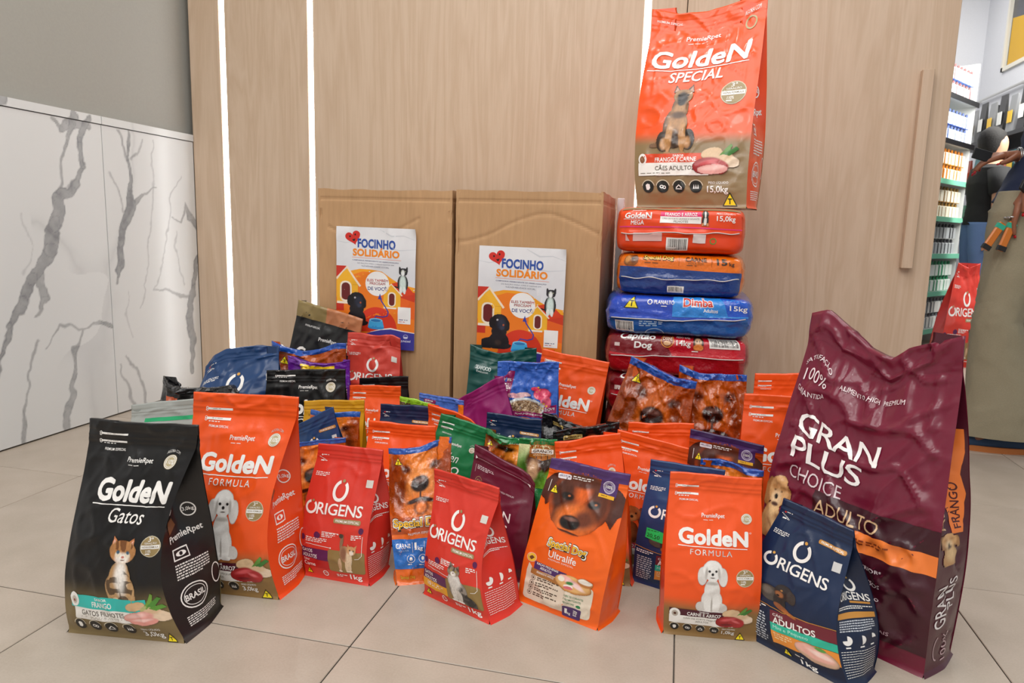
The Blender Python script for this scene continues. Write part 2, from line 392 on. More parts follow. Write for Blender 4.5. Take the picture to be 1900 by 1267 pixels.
PUPPY = [('e', 50, 75, 34, 32, 0, '6E3218'), ('e', 50, 72, 16, 30, 0, '8E4A22', .5), ('e', 16, 26, 13, 24, 10, '6B2E16'), ('e', 84, 26, 13, 24, -10, '6B2E16'), ('e', 50, 22, 30, 21, 0, 'A05628'), ('e', 50, 32, 17, 11, 0, 'BB7A45', .4, 1),
         ('e', 37, 20, 4, 2.8, 0, '140A08', .2, 1), ('e', 64, 20, 4, 2.8, 0, '140A08', .2, 1), ('e', 50, 30, 6, 4, 0, '1E1310', .2, 1)]
CAT_STAND = [('e', 27, 20, 8, 20, 14, '8B6B50'), ('e', 23, 5, 10, 6, 0, '4A3A30'), ('e', 48, 52, 30, 22, 15, 'B98F68'), ('e', 36, 50, 15, 18, 0, '8A5E45', .4), ('e', 64, 62, 14, 22, 0, 'DCC3A2', .4), ('e', 20, 80, 9, 18, 0, 'C6A27E'), ('e', 50, 84, 8, 15, 0, 'D8BE9C'), ('e', 64, 84, 8, 15, 0, 'D8BE9C'), ('e', 20, 97, 9, 3, 0, 'E3D2BC'), ('e', 60, 97, 14, 3, 0, 'E3D2BC'),
             ('p', [(54, 22), (55, 38), (67, 31)], 'C98C60'), ('p', [(98, 24), (95, 40), (82, 32)], 'C98C60'), ('e', 75, 40, 21, 12, 0, 'CD9A6A'), ('e', 75, 46, 10, 6, 0, 'F1E4D4', .4, 1), ('e', 67, 39, 3.4, 2, 0, '3B4A3A', .2, 1), ('e', 84, 40, 3.4, 2, 0, '3B4A3A', .2, 1)]
MAINE = [('e', 45, 70, 32, 30, 0, '8F857C'), ('e', 72, 86, 32, 13, 18, '4A4440'), ('s', '2A2624', .12, .2, .5, (62, 78, 40, 26)), ('e', 34, 46, 24, 22, 0, 'DDD8D2', .35), ('e', 30, 78, 11, 20, 0, 'D9D3CB'), ('e', 47, 82, 10, 16, 0, 'C9C2B9'), ('e', 28, 97, 12, 3, 0, 'E9E5DF'), ('e', 48, 97, 12, 3, 0, 'E9E5DF'),
         ('p', [(17, 0), (12, 20), (32, 12)], '7A6A5C'), ('p', [(52, 4), (52, 22), (36, 13)], '7A6A5C'), ('e', 32, 22, 22, 12, 0, '8D7A68'), ('s', '3F352D', .2, .06, .55, (32, 16, 20, 8)), ('e', 32, 28, 9, 6, 0, 'E6E0D8', .4, 1), ('e', 24, 21, 3.6, 2, 0, '9C8A3A', .2, 1), ('e', 41, 21, 3.6, 2, 0, '9C8A3A', .2, 1), ('e', 32, 26, 2.6, 1.4, 0, '7A4A44', .2, 1)]
DACHS = [('e', 28, 46, 28, 24, 15, '4A443E'), ('e', 20, 40, 14, 12, 0, '6E655C', .4), ('e', 55, 60, 16, 26, -10, '2A2422'), ('e', 60, 78, 20, 9, 20, '8C5230'), ('e', 80, 88, 18, 6, 20, 'A9632F'), ('e', 62, 28, 24, 24, 0, '2B2321'), ('e', 82, 34, 11, 20, -10, '3B302C'), ('e', 52, 38, 11, 9, 20, '9A6038', .3), ('e', 49, 43, 4, 3.4, 0, '0E0B0B', .2, 1), ('e', 56, 24, 3, 2.4, 0, 'B07A40', .2, 1)]
RETR_FULL = [('e', 46, 78, 38, 34, 0, 'B98A58'), ('e', 50, 66, 24, 22, 0, 'D9B683', .5), ('e', 20, 30, 14, 24, 15, '9C6A3C'), ('e', 84, 34, 12, 22, -15, 'A97846'), ('e', 52, 26, 32, 24, 0, 'CFA06A'), ('e', 48, 38, 17, 12, 0, 'E2C398', .4, 1), ('e', 38, 26, 3.2, 2, 0, '2A1A10', .4, 1), ('e', 62, 26, 3.2, 2, 0, '2A1A10', .4, 1), ('e', 36, 22, 9, 4, 0, 'B58450', .6, 1), ('e', 64, 22, 9, 4, 0, 'B58450', .6, 1), ('e', 46, 36, 6, 4, 0, '191312', .2, 1), ('e', 48, 47, 11, 3, 0, '4A2A20', .4, 1)]
SHARD = lambda a: a
def sdface(dark=False, mx=0):
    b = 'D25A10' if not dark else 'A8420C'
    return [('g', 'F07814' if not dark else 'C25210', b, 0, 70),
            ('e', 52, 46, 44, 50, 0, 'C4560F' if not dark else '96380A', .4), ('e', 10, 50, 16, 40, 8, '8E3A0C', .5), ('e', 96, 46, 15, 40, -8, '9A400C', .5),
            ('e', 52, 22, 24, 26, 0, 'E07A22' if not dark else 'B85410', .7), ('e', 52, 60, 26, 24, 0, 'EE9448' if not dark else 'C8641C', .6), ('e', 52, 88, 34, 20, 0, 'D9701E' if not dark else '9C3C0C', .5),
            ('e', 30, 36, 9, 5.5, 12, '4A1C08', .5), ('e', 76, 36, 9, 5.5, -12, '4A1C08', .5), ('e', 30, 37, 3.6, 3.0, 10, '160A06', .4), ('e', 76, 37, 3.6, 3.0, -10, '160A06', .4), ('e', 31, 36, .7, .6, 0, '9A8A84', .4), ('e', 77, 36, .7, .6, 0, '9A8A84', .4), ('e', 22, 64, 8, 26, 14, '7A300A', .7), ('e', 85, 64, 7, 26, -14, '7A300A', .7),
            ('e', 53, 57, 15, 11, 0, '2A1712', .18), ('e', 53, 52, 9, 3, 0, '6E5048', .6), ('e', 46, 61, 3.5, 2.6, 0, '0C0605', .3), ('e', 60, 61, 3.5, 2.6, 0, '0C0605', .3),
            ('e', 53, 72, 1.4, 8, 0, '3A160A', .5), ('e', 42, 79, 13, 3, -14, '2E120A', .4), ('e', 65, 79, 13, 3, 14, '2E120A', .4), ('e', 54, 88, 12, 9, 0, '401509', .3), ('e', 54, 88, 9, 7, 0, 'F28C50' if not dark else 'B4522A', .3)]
ULTRA = [('e', 11, 27, 12, 22, 20, '4A2318', .12), ('p', [(0, 34), (8, 56), (22, 40)], '4A2318'), ('e', 88, 30, 14, 21, -24, '4A2318', .12), ('p', [(78, 44), (92, 66), (100, 40), (94, 28)], '4A2318'),
         ('e', 48, 42, 36, 44, 0, 'E2601A', .1), ('e', 34, 34, 22, 30, 10, '4C2416', .25), ('e', 68, 36, 19, 32, -8, '5A2A18', .35), ('e', 50, 22, 9, 26, 0, 'D9601E', .6), ('e', 48, 12, 22, 11, 0, '5A2A1A', .3), ('e', 28, 62, 9, 14, 10, '3E1D12', .4),
         ('e', 48, 66, 22, 20, 0, 'EE7A34', .4), ('e', 60, 62, 12, 14, 30, '6A3420', .5), ('e', 33, 36, 8, 5, 10, '1A0C08', .3), ('e', 67, 40, 7, 5, -8, '1A0C08', .3), ('e', 35, 35.4, 1.6, 1.3, 0, 'B8683A', .4), ('e', 69, 39.2, 1.6, 1.3, 0, 'B8683A', .4),
         ('e', 44, 70, 13, 10, 0, '1E1210', .15), ('e', 44, 65, 8, 2.5, 0, '7A564C', .5), ('e', 38, 73, 3, 2.4, 0, '080404', .3), ('e', 50, 73, 3, 2.4, 0, '080404', .3), ('e', 45, 83, 14, 1.5, 6, '4A1E12', .4)]
CHICKEN = [('e', 34, 42, 22, 12, -20, 'D9B489'), ('e', 76, 66, 26, 16, 8, 'E7CDB0'), ('e', 62, 50, 20, 12, 10, 'DDBB96', .3), ('e', 34, 72, 32, 15, -14, 'E8A59A'), ('e', 30, 68, 22, 6, -14, 'F3C4BC', .5, 1), ('e', 42, 84, 30, 11, -8, 'E59B90'), ('e', 40, 80, 20, 4, -8, 'F4C8C0', .5, 1),
           ('p', [(48, 48), (62, 28), (70, 8), (76, 12), (70, 34), (58, 50)], '6F9A3C'), ('p', [(58, 42), (84, 16), (92, 20), (72, 44)], '4F8A36'), ('p', [(60, 46), (90, 36), (98, 44), (74, 54)], '5C9438'), ('e', 50, 48, 10, 4, -45, 'B7B77A', .3)]
BEEF = [('e', 40, 30, 24, 16, -20, 'D8B78F'), ('e', 82, 56, 20, 16, 8, 'E3CBB0'), ('e', 66, 40, 22, 14, 10, 'D9B994', .3), ('e', 34, 66, 34, 24, -8, '9C1F22'), ('e', 56, 70, 22, 20, 10, 'A82A2C'), ('e', 34, 56, 20, 6, -18, 'D0565A', .5, 1), ('e', 54, 64, 12, 4, 30, 'D86A6C', .5, 1), ('e', 30, 78, 16, 5, 0, '74141A', .5, 1),
        ('p', [(56, 38), (70, 18), (80, 4), (84, 10), (76, 30)], '5F8E3A'), ('p', [(64, 34), (92, 12), (98, 20), (78, 38)], '3F7A34')]
PLATE = [('e', 50, 60, 50, 36, 12, 'C98A4A'), ('e', 49, 57, 46, 31, 12, 'E0B070'), ('e', 80, 36, 21, 20, 0, 'B9793F'), ('e', 80, 32, 18, 12, 0, 'F4EFE4'), ('e', 42, 48, 34, 12, 28, 'F0B6B0'), ('e', 58, 60, 26, 8, 32, 'F7D8D2', .4), ('e', 18, 48, 9, 12, 0, 'F3EEDD'), ('e', 40, 72, 12, 9, 0, 'F6F1EA'), ('e', 40, 78, 12, 7, 0, 'D66A72'), ('e', 42, 56, 9, 8, 0, '3F8A44', .3)]
BOWL = [('e', 14, 40, 22, 10, 10, 'E9A9B2'), ('e', 36, 34, 18, 9, 0, 'F0C4C6'), ('e', 78, 28, 20, 22, 20, 'D9476A'), ('e', 88, 58, 12, 22, 0, 'E0607C'), ('e', 62, 10, 9, 8, 20, 'E0355C'), ('e', 42, 78, 44, 34, 0, 'E6EEF0'), ('e', 42, 82, 39, 29, 0, '9C7A58'), ('s', 'D9C2A0', .35, .4, .5, (42, 82, 38, 28)), ('s', '5A4230', .5, .5, .62, (42, 82, 38, 28))]
POSTDOG = [('e', 22, 86, 30, 15, -8, '141018'), ('e', 54, 80, 32, 24, 0, '120F14'), ('e', 54, 54, 24, 24, 0, '15121A'), ('e', 74, 93, 20, 7, -10, '1A161B'), ('e', 54, 28, 27, 21, 0, '17141D'), ('e', 33, 30, 11, 16, 16, '0E0C12'), ('e', 78, 36, 9, 15, -8, '100D12'), ('e', 60, 33, 12, 14, 0, '23283A', .5, 1), ('e', 63, 44, 7, 5, 0, '2E3448', .4, 1), ('e', 48, 23, 3, 2.2, 0, 'CFCAD0', .3, 1), ('e', 67, 36, 2.6, 2.6, 0, 'B4572E', .3, 1), ('e', 52, 84, 10, 7, 0, '33241F', .5, 1)]
POSTCAT = [('e', 12, 75, 14, 3, 10, '17161A'), ('e', 52, 62, 34, 32, 0, '18181C'), ('e', 52, 62, 20, 30, 0, 'CFE0DA', .3), ('e', 40, 86, 9, 14, 0, 'E4EAE6'), ('e', 64, 86, 9, 14, 0, 'E4EAE6'), ('p', [(28, 0), (26, 20), (48, 12)], '222026'), ('p', [(82, 0), (84, 20), (62, 12)], '222026'), ('e', 54, 20, 28, 14, 0, '26242A'), ('e', 52, 24, 11, 11, 0, 'E8ECEA', .3), ('e', 44, 18, 3.4, 2, 0, 'A9B48A', .3), ('e', 66, 18, 3.4, 2, 0, 'A9B48A', .3)]
SPANIEL = [('g', 'E8E4B0', '6FA82E', 0, 60), ('e', 40, 62, 40, 40, 0, '3F6E22', .5), ('e', 50, 40, 26, 26, 0, '5A3420', .2), ('e', 76, 40, 14, 24, 0, '2E1C14', .2), ('e', 44, 60, 14, 22, 0, 'C9A07A', .4)]

# ------------------------------------------------------------------ artworks (positions read off the bags, width = 100)
WH = 'F2F0EC'; GOLD = 'A08A5E'; INK = '14120F'
def tri_T(a, x, y, w, h, lv=3):
    a.poly([(x, y + h), (x + w / 2, y), (x + w, y + h)], '1A1712', lv)
    a.poly([(x + w * .1, y + h * .93), (x + w / 2, y + h * .14), (x + w * .9, y + h * .93)], 'F3DB1A', lv + 1)
    a.text('T', x + w * .36, y + h * .45, x + w * .64, y + h * .85, INK, .05, lv=lv + 2)
def zipmarks(a, H, col=WH):
    k = H / 185
    for y in (13.2, 22.3):
        a.rect(8, y * k, 32, (y + 2.2) * k, col, 2); a.micro(13, (y + .5) * k, 26, (y + 1.9) * k, 1, 'B9B2AA', 3, seed=int(y))
        a.ring(7, (y + .4) * k, 1.3, 1.2, .5, col, 2, 10); a.ring(7, (y + 2.3) * k, 1.3, 1.2, .5, col, 2, 10)
    a.micro(10, 25.6 * k, 30, 27.2 * k, 1, col, 2, seed=4)
def medal(a, x, y, r):
    a.ell(x, y, r, r, 'CFC6AC', 2, 20); a.ell(x, y, r * .93, r * .93, '9A8558', 3, 20); a.rect(x - r * .9, y - r * .16, x + r * .9, y + r * .2, WH, 4)
    a.text('3ª', x - r * .25, y - r * .85, x + r * .25, y - r * .5, WH, .01, lv=4); a.text('GERAÇÃO', x - r * .6, y - r * .46, x + r * .6, y - r * .22, WH, .01, lv=4)
    a.text('NOVA FÓRMULA', x - r * .8, y - r * .11, x + r * .8, y + r * .1, '6E5C34', .01, lv=5); a.text('110%', x - r * .45, y + r * .3, x + r * .1, y + r * .58, WH, .02, lv=4); a.micro(x - r * .5, y + r * .65, x + r * .5, y + r * .85, 1, WH, 4)
def badge110(a, x, y, r, arctop=True):
    a.ell(x, y, r, r, 'B8AA84', 2, 20); a.ring(x, y, r * .93, r * .93, r * .1, WH, 3); a.ring(x, y, r * .72, r * .72, r * .07, WH, 3)
    a.text('110%', x - r * .62, y - r * .3, x + r * .62, y + r * .3, WH, .03, lv=4)
    if arctop: a.text('AGORA COM', x - r, y - r * 1.75, x + r, y - r * 1.35, WH, .01, arc=r * .35, lv=3)
def icons(a, xs, y, r, seed=0):
    for i, x in enumerate(xs):
        a.ring(x, y, r * 1.18, r * 1.18, r * .13, 'D8CFB8', 2, 20, 190, 350); a.ell(x, y, r, r, '1A1713', 2, 18)
        k = (i + seed) % 4
        if k == 0: a.poly([(x - r * .3, y + r * .5), (x - r * .45, y - r * .3), (x - r * .1, y - r * .55), (x + r * .35, y - r * .4), (x + r * .4, y + r * .2), (x + r * .1, y + r * .55)], WH, 3)
        elif k == 1: a.ring(x - r * .2, y, r * .35, r * .3, r * .14, WH, 3, 12); a.ring(x + r * .25, y + r * .1, r * .3, r * .3, r * .14, WH, 3, 12)
        elif k == 2: a.line([(x - r * .5, y + r * .2), (x, y - r * .3), (x + r * .5, y + r * .2)], r * .18, WH, 3); a.rect(x - r * .55, y + r * .3, x + r * .55, y + r * .42, WH, 3)
        else:
            for q in (-.35, 0, .35): a.poly([(x + q * r - r * .14, y + r * .35), (x + q * r, y - r * .4), (x + q * r + r * .14, y + r * .35)], WH, 3)
_AC = {}
def cached(f):
    def g(*a):
        k = (f.__name__,) + a
        if k not in _AC: _AC[k] = f(*a)
        return _AC[k]
    return g
@cached
def art_golden(v):
    """v: formula / formula_left / gatos / puppy / chicken / special"""
    if v == 'special':
        a = Art(185)
        a.text('PREMIUM ESPECIAL', 5, 9, 29, 11.3, WH, .01); a.text('PremieRpet', 34, 24, 64, 30, WH, .025); a.micro(36, 31.2, 62, 32.2, 1, WH)
        a.ring(89, 22, 5, 6, 1.4, 'B7A67A', 2); a.text('AGORA COM', 83, 11, 96, 15, WH, .01, sk=-3)
        a.text('GoldeN', 6, 39, 92, 56.5, WH, .045, .12, sk=-1.5); a.rect(3, 58, 91, 58.8, WH, 2, -2); a.text('SPECIAL', 24, 60, 71, 70, WH, .03, .2, sk=-1)
        a.photo(14, 72, 58, 139, SHEPHERD, .45, .25, 3, 2); medal(a, 82, 84, 10.5)
        a.rect(6, 137, 72, 145, 'D8441C', 4); a.rect(4, 145, 68, 156.5, 'F0EEE8', 4); a.text('SABOR', 36, 138, 46, 140, WH, .02, lv=5); a.text('FRANGO E CARNE', 20, 140.4, 57, 144.3, WH, .03, lv=5); a.text('CÃES ADULTOS', 20, 147, 56, 152, '6E675C', .03, lv=5); a.micro(6, 154, 58, 155.5, 1, '8E877C', 5)
        a.ell(8, 141.5, 3.8, 5, WH, 5); a.ell(8, 142, 2.2, 3.2, '8A5A3A', 6)
        a.photo(54, 128, 93, 159, BEEF, .5, .1, 6, 5); a.photo(56, 144, 86, 159, [('e', 50, 50, 44, 30, -6, 'E8A8A0'), ('e', 46, 44, 30, 12, -6, 'F4C8C0', .5, 1)], .6, .05, 7)
        icons(a, (13, 27, 42, 57), 166.5, 5.4); a.text('PESO LÍQUIDO', 68, 161.5, 85, 164.5, WH, .01); a.text('15,0kg', 67, 166, 85, 173, WH, .03)
        tri_T(a, 80, 171, 13, 12.5); return a
    H = 185; a = Art(H)
    if v == 'gatos':
        zipmarks(a, 140); a.text('PREMIUM ESPECIAL', 12, 23.5, 32, 25.8, WH, .01)
        a.text('PremieRpet', 37, 30, 62, 35.4, WH, .025); a.micro(39, 36.4, 60, 37.4, 1, WH)
        badge110(a, 81, 32, 6)
        a.text('GoldeN', 15.5, 47.5, 89, 66.5, WH, .068); a.ring(91, 49, 1, 1, .3, WH, 3, 8); a.rect(14, 68.3, 89, 69.1, WH, 2); a.text('Gatos', 35, 71, 73, 83, WH, .005, .25)
        a.photo(35, 93, 76, 150, KITTEN, .4, .25, 2, 3, fs=(1.5, 3)); medal(a, 88, 101, 9)
        a.rect(4, 146, 78, 157.5, '35BDB4', 3); a.rect(7, 157.5, 66, 168.5, 'EFECE6', 2); a.text('SABOR', 29, 147.5, 41, 149.8, WH, .02, lv=4); a.text('FRANGO', 26, 151, 45, 155.8, WH, .03, lv=4); a.text('GATOS FILHOTES', 14, 159.3, 55, 163.8, '6A645C', .03)
        a.micro(12, 165, 56, 167.5, 2, '8E877C'); a.ell(8, 150.5, 4.6, 6.5, WH, 4); a.ell(8, 151, 2.6, 3.6, 'C8C0B4', 5); a.ell(8, 151.5, 1, 1.3, '8A3A3A', 6)
        a.photo(56, 138, 99, 171, CHICKEN, .5, .08, 4, 2, fs=(8, 4)); icons(a, (9, 23, 38, 54), 174.5, 4.9); a.text('PESO LÍQUIDO', 65, 172, 81, 174.5, WH, .01); a.text('3,0kg', 65, 175.5, 82, 182, WH, .02); tri_T(a, 85, 176.5, 9, 8)
        a.L = [(V + [5 if V[:, 0].mean() < 76 else 2, 0], T, c, lv, g) for V, T, c, lv, g in a.L]
        return a
    zipmarks(a, H); a.text('PREMIUM ESPECIAL', 11, 29, 32, 31.2, WH, .01)
    d = -6.5 if v == 'formula_left' else 0
    a.text('PremieRpet', 36, 43 + d, 61, 49 + d, WH, .025); a.micro(38, 50 + d, 60, 51 + d, 1, WH)
    badge110(a, 84, 46 + d, 5.8, v != 'formula')
    x0 = 12 if v == 'formula' else 10
    n0 = len(a.L)
    a.text('GoldeN', x0, 59.5 + d, 86, 77 + d * 1.1, WH, .068); a.ring(88, 61 + d, 1, 1, .3, WH, 3, 8); a.rect(x0, 78.6 + d, 85, 79.4 + d, WH, 2); a.text('FORMULA', 25, 81.6 + d, 69, 87.8 + d, WH, .008, 0, 1.25)
    if v in ('formula', 'formula_left'):
        if v == 'formula': a.photo(32, 92, 66, 153, POODLE, .4, .12, 2, 1, fs=(1.2, 1.2)); medal(a, 83, 110, 9.5)
        else: a.photo(27, 84, 64, 149, POODLE, .4, .12, 2, 1, fs=(1.2, 1.2)); medal(a, 83, 102, 9)
        a.rect(5, 151, 78, 159, '4A1424', 3); a.rect(5, 159, 74, 169, 'EFECE6', 3); a.text('SABOR', 37, 151.8, 47, 153.6, WH, .02, lv=4); a.text('CARNE E ARROZ', 24, 154, 60, 158, WH, .03, lv=4); a.text('CÃES DE PORTE PEQUENO', 20, 160.5, 60, 163, '7D776C', .01, lv=4); a.text('ADULTOS', 33, 164, 47, 166.2, '7D776C', .02, lv=4)
        a.ell(11, 157, 5.8, 6.2, WH, 4); a.ell(11, 157.2, 3.4, 3.8, 'B9B0A4', 5); a.rrect(9.6, 155.8, 12.4, 158.6, .6, '5A3420', 6)
        a.photo(54, 142, 94, 172, BEEF, .5, .1, 5, 2, fs=(8, 4))
    elif v == 'puppy':
        a.photo(62, 100, 100, 150, PUPPY, .5, .2, 2, 4); a.photo(20, 98, 56, 150, PUPPY, .5, .2, 2, 5); a.rect(5, 151, 78, 159, 'B8344A', 3); a.text('FRANGO E ARROZ', 24, 153, 70, 157.6, WH, .03, lv=4); a.rect(5, 159, 74, 169, 'EFECE6', 3); a.photo(58, 150, 98, 174, CHICKEN, .6, .06, 5)
    else:
        medal(a, 82, 108, 10); a.photo(62, 140, 100, 168, CHICKEN, .6, .06, 5); a.rect(5, 151, 70, 159, '35BDB4', 3); a.rect(5, 159, 66, 169, 'EFECE6', 3)
    icons(a, (11, 25, 39, 54), 174.5, 4.6); a.text('PESO LÍQUIDO', 62, 170.5, 76, 173, WH, .01); a.text('3,0kg' if v == 'formula_left' else '1,0kg', 62, 174, 76, 180, WH, .02); tri_T(a, 77 if v == 'formula' else 82, 176, 11, 8.5)
    if v == 'formula_left': a.L = [(V + [7 if V[:, 0].mean() < 80 else 3, 0], T, c, lv, g) for V, T, c, lv, g in a.L]
    return a
@cached
def art_golden_side(col):
    a = Art(330)
    a.ring(30, 130, 14, 14, 2, WH, 2, 20); a.text('10,1kg', 20, 126, 40, 134, WH, .02); a.ring(72, 142, 12, 12, 2, WH, 2, 20); a.text('3,0kg', 63, 138, 81, 146, WH, .02)
    a.poly([(10, 150), (34, 148), (44, 162), (22, 172)], '7A5236', 2); a.text('PremieRpet', 22, 176, 86, 190, WH, .03, sk=-8)
    a.rect(24, 196, 52, 214, WH, 2); a.rect(26, 198, 50, 212, col, 3); a.ell(38, 205, 9, 4, WH, 4); a.ell(38, 205, 3, 3, col, 5); a.micro(24, 220, 84, 246, 6, WH, 2, 3)
    a.ring(44, 275, 24, 20, 2, WH, 2, 24); a.ring(44, 275, 19, 15, 1, WH, 2, 24); a.text('BRASIL', 27, 270, 61, 280, WH, .04); a.ring(92, 262, 10, 18, 2, WH, 2, 20); a.micro(20, 302, 84, 318, 5, WH, 2, 6)
    return a
def o_ring(a, cx, cy, rx, ry, w, col, dot):
    a.ring(cx, cy, rx, ry, w, col, 3, 26, -55, 255); a.ell(cx + rx * .12, cy - ry * .92, w * .55, w * .5, dot, 4, 8)
@cached
def art_origens(v):
    H = 175; a = Art(H); blue = v.startswith('blue')
    dot = 'D6A04A' if blue else 'A08A5E'; lt = 'F1EFEB'
    a.ell(8, 14, 1.4, 1.2, 'D8342C' if blue else lt, 2, 8); a.micro(10, 13, 20, 15.2, 1, lt, 2, 2)
    for k in range(7): a.rect(4 + k * 1.9, 16 + k * .9, 5.3 + k * 1.9, 17 + k * .9, lt, 2)
    a.micro(7, 21, 20, 24, 1, lt, 2, 8); a.micro(5, 36, 26, 42, 3, lt, 2, 7)
    if blue:
        if v != 'blue_c': a.rrect(62, 26, 97, 31, 2, 'C58A3C', 2, 1); a.text('PREMIUM ESPECIAL', 65, 27.2, 94, 30, WH, .01, sk=1)
        y0 = 40 if v == 'blue_c' else 48
        o_ring(a, 49, y0 + 8 * (v == 'blue_c'), 11, 12.5, 4, lt, dot)
        a.rect(86, y0 - 6, 95, y0 + 5, 'CFCFCF', 2)
        o_ring(a, 18, 69.5, 9, 8, 3.2, lt, dot); a.text('RIGENS', 28.5, 63.5, 87, 77, lt, .02, 0, .95)
        a.photo(17, 90, 62, 126, DACHS, .45, .25, 3, 2, fs=(1.5, 1.5)); a.line([(0, 120), (22, 122), (46, 123), (72, 120), (100, 115)], .8, 'C58A3C', 3)
        a.micro(2, 124, 28, 129, 2, WH, 3, 4); a.micro(4, 133, 27, 168, 11, 'C9CED6', 2, 6)
        a.rect(32, 126, 100, 140, '6E2430', 2, -10); a.text('CÃES', 35, 128, 47, 131.5, WH, .02, sk=-1.6); a.text('ADULTOS', 35, 132.5, 80, 140, WH, .03, sk=-6.6)
        a.rect(32, 140, 100, 149, '2FB79A', 2, -9.5); a.text('Mini e Pequeno', 35, 142, 72, 146.8, 'BFEFE2', .0, sk=-5); a.rect(32, 149, 100, 163, 'E8933A', 2, -9); a.micro(35, 150, 54, 158, 3, 'F9D9A8', 3, 3, sk=-.1)
        a.photo(56, 142, 100, 164, [('e', 50, 50, 48, 44, 0, 'C9A48A'), ('e', 46, 44, 42, 30, 10, 'EDB3A4', .2), ('e', 60, 40, 26, 12, 10, 'F7D6CC', .4), ('e', 62, 12, 12, 10, 0, '5C9A48', .2)], .5, .06, 4)
        tri_T(a, 40, 163, 9, 8); a.micro(54, 164, 70, 166.5, 1, WH); a.text('1kg', 58, 167.5, 74, 174, WH, .03)
        return a
    o_ring(a, 50, 57, 11.5, 13.5, 4.2, lt, dot); o_ring(a, 11.5, 80.5, 9.5, 8.8, 3.2, lt, dot)
    a.text('RIGENS', 21.5, 73.2, 88.5, 88, lt, .02, 0, .95)
    a.rrect(49, 91, 89, 97.2, 2, 'A08A5E', 2); a.text('PREMIUM ESPECIAL', 52, 92.6, 87, 95.8, WH, .015)
    a.rect(85, 40, 95, 50, 'D8D4CC', 2)
    a.ell(27, 115, 5, 4.4, '5A1E50', 2, 14); a.micro(34, 111, 54, 117.5, 3, lt, 2, 5); a.line([(34, 109.5), (57, 111)], .6, lt); a.ell(58, 111.2, 1, 1, lt, 3, 8)
    a.ell(3.5, 121, 3.4, 4, '5A1E50', 2, 12); a.micro(9, 119, 42, 126, 3, lt, 2, 6); a.line([(9, 128), (47, 130)], .6, lt); a.ell(48, 130, 1, 1, lt, 3, 8)
    a.ell(91, 104, 3.4, 4.4, '5A1E50', 2, 12); a.micro(78, 110, 92, 117, 3, lt, 2, 5); a.line([(94, 111), (94, 136), (90, 140), (84, 141)], .6, lt)
    a.rect(0, 134, 44, 148, '5A1E50', 2); a.rrect(44, 132, 98, 161, 3, '8E7443', 1)
    a.text('GATOS', 2, 135.5, 19, 139.8, WH, .02); a.text('ADULTOS', 2, 142, 26, 147, WH, .02)
    if v == 'red': a.rect(0, 148, 44, 160, 'B81C1C', 2); a.text('Sabor', 3, 148.8, 13, 151.6, WH, .01); a.text('Carne', 2.5, 153, 21, 158.6, WH, .02); a.photo(56, 110, 88, 160, CAT_STAND, .4, .25, 4, 3, fs=(1.5, 3))
    else: a.rect(0, 148, 44, 160, 'E8A21C', 2); a.text('10', 8, 150, 14, 156, WH, .03); a.micro(16, 151, 38, 157, 2, WH); a.photo(44, 108, 90, 161, MAINE, .4, .3, 4, 3, fs=(1.5, 3))
    tri_T(a, 4, 161.5, 10, 8); a.ring(36, 166, 4.5, 4, 1, WH, 3, 16); a.ell(34.5, 165.5, .8, .8, WH, 3, 6); a.ell(37.5, 165.5, .8, .8, WH, 3, 6)
    a.micro(54, 164, 72, 168.5, 2, WH, 3, 9); a.text('1kg', 74, 162.5, 92, 171.5, WH, .03)
    return a
@cached
def art_origens_side(v):
    a = Art(330); lt = 'F1EFEB'
    o_ring(a, 62, 130, 13, 14, 4.5, lt, 'C09A4A'); o_ring(a, 17, 152, 9, 8.5, 3, lt, 'C09A4A'); a.text('RIGENS', 28, 145, 94, 161, lt, .02)
    if v == 'blue': a.rect(50, 163, 92, 167, 'C58A3C', 2); a.rect(4, 184, 96, 196, 'C58A3C', 2); a.micro(8, 200, 92, 224, 5, 'C9CED6', 2, 4)
    a.micro(6, 172, 94, 180, 2, lt, 2, 3)
    for i, x in enumerate((22, 52, 80)): a.ell(x, 240, 10, 10, lt, 2, 16, -90, (180, 90, 0)[i]); a.rect(x - 5, 253, x + 5, 256, lt, 2)
    a.micro(6, 262, 90, 318, 11, lt, 2, 5, .24); return a
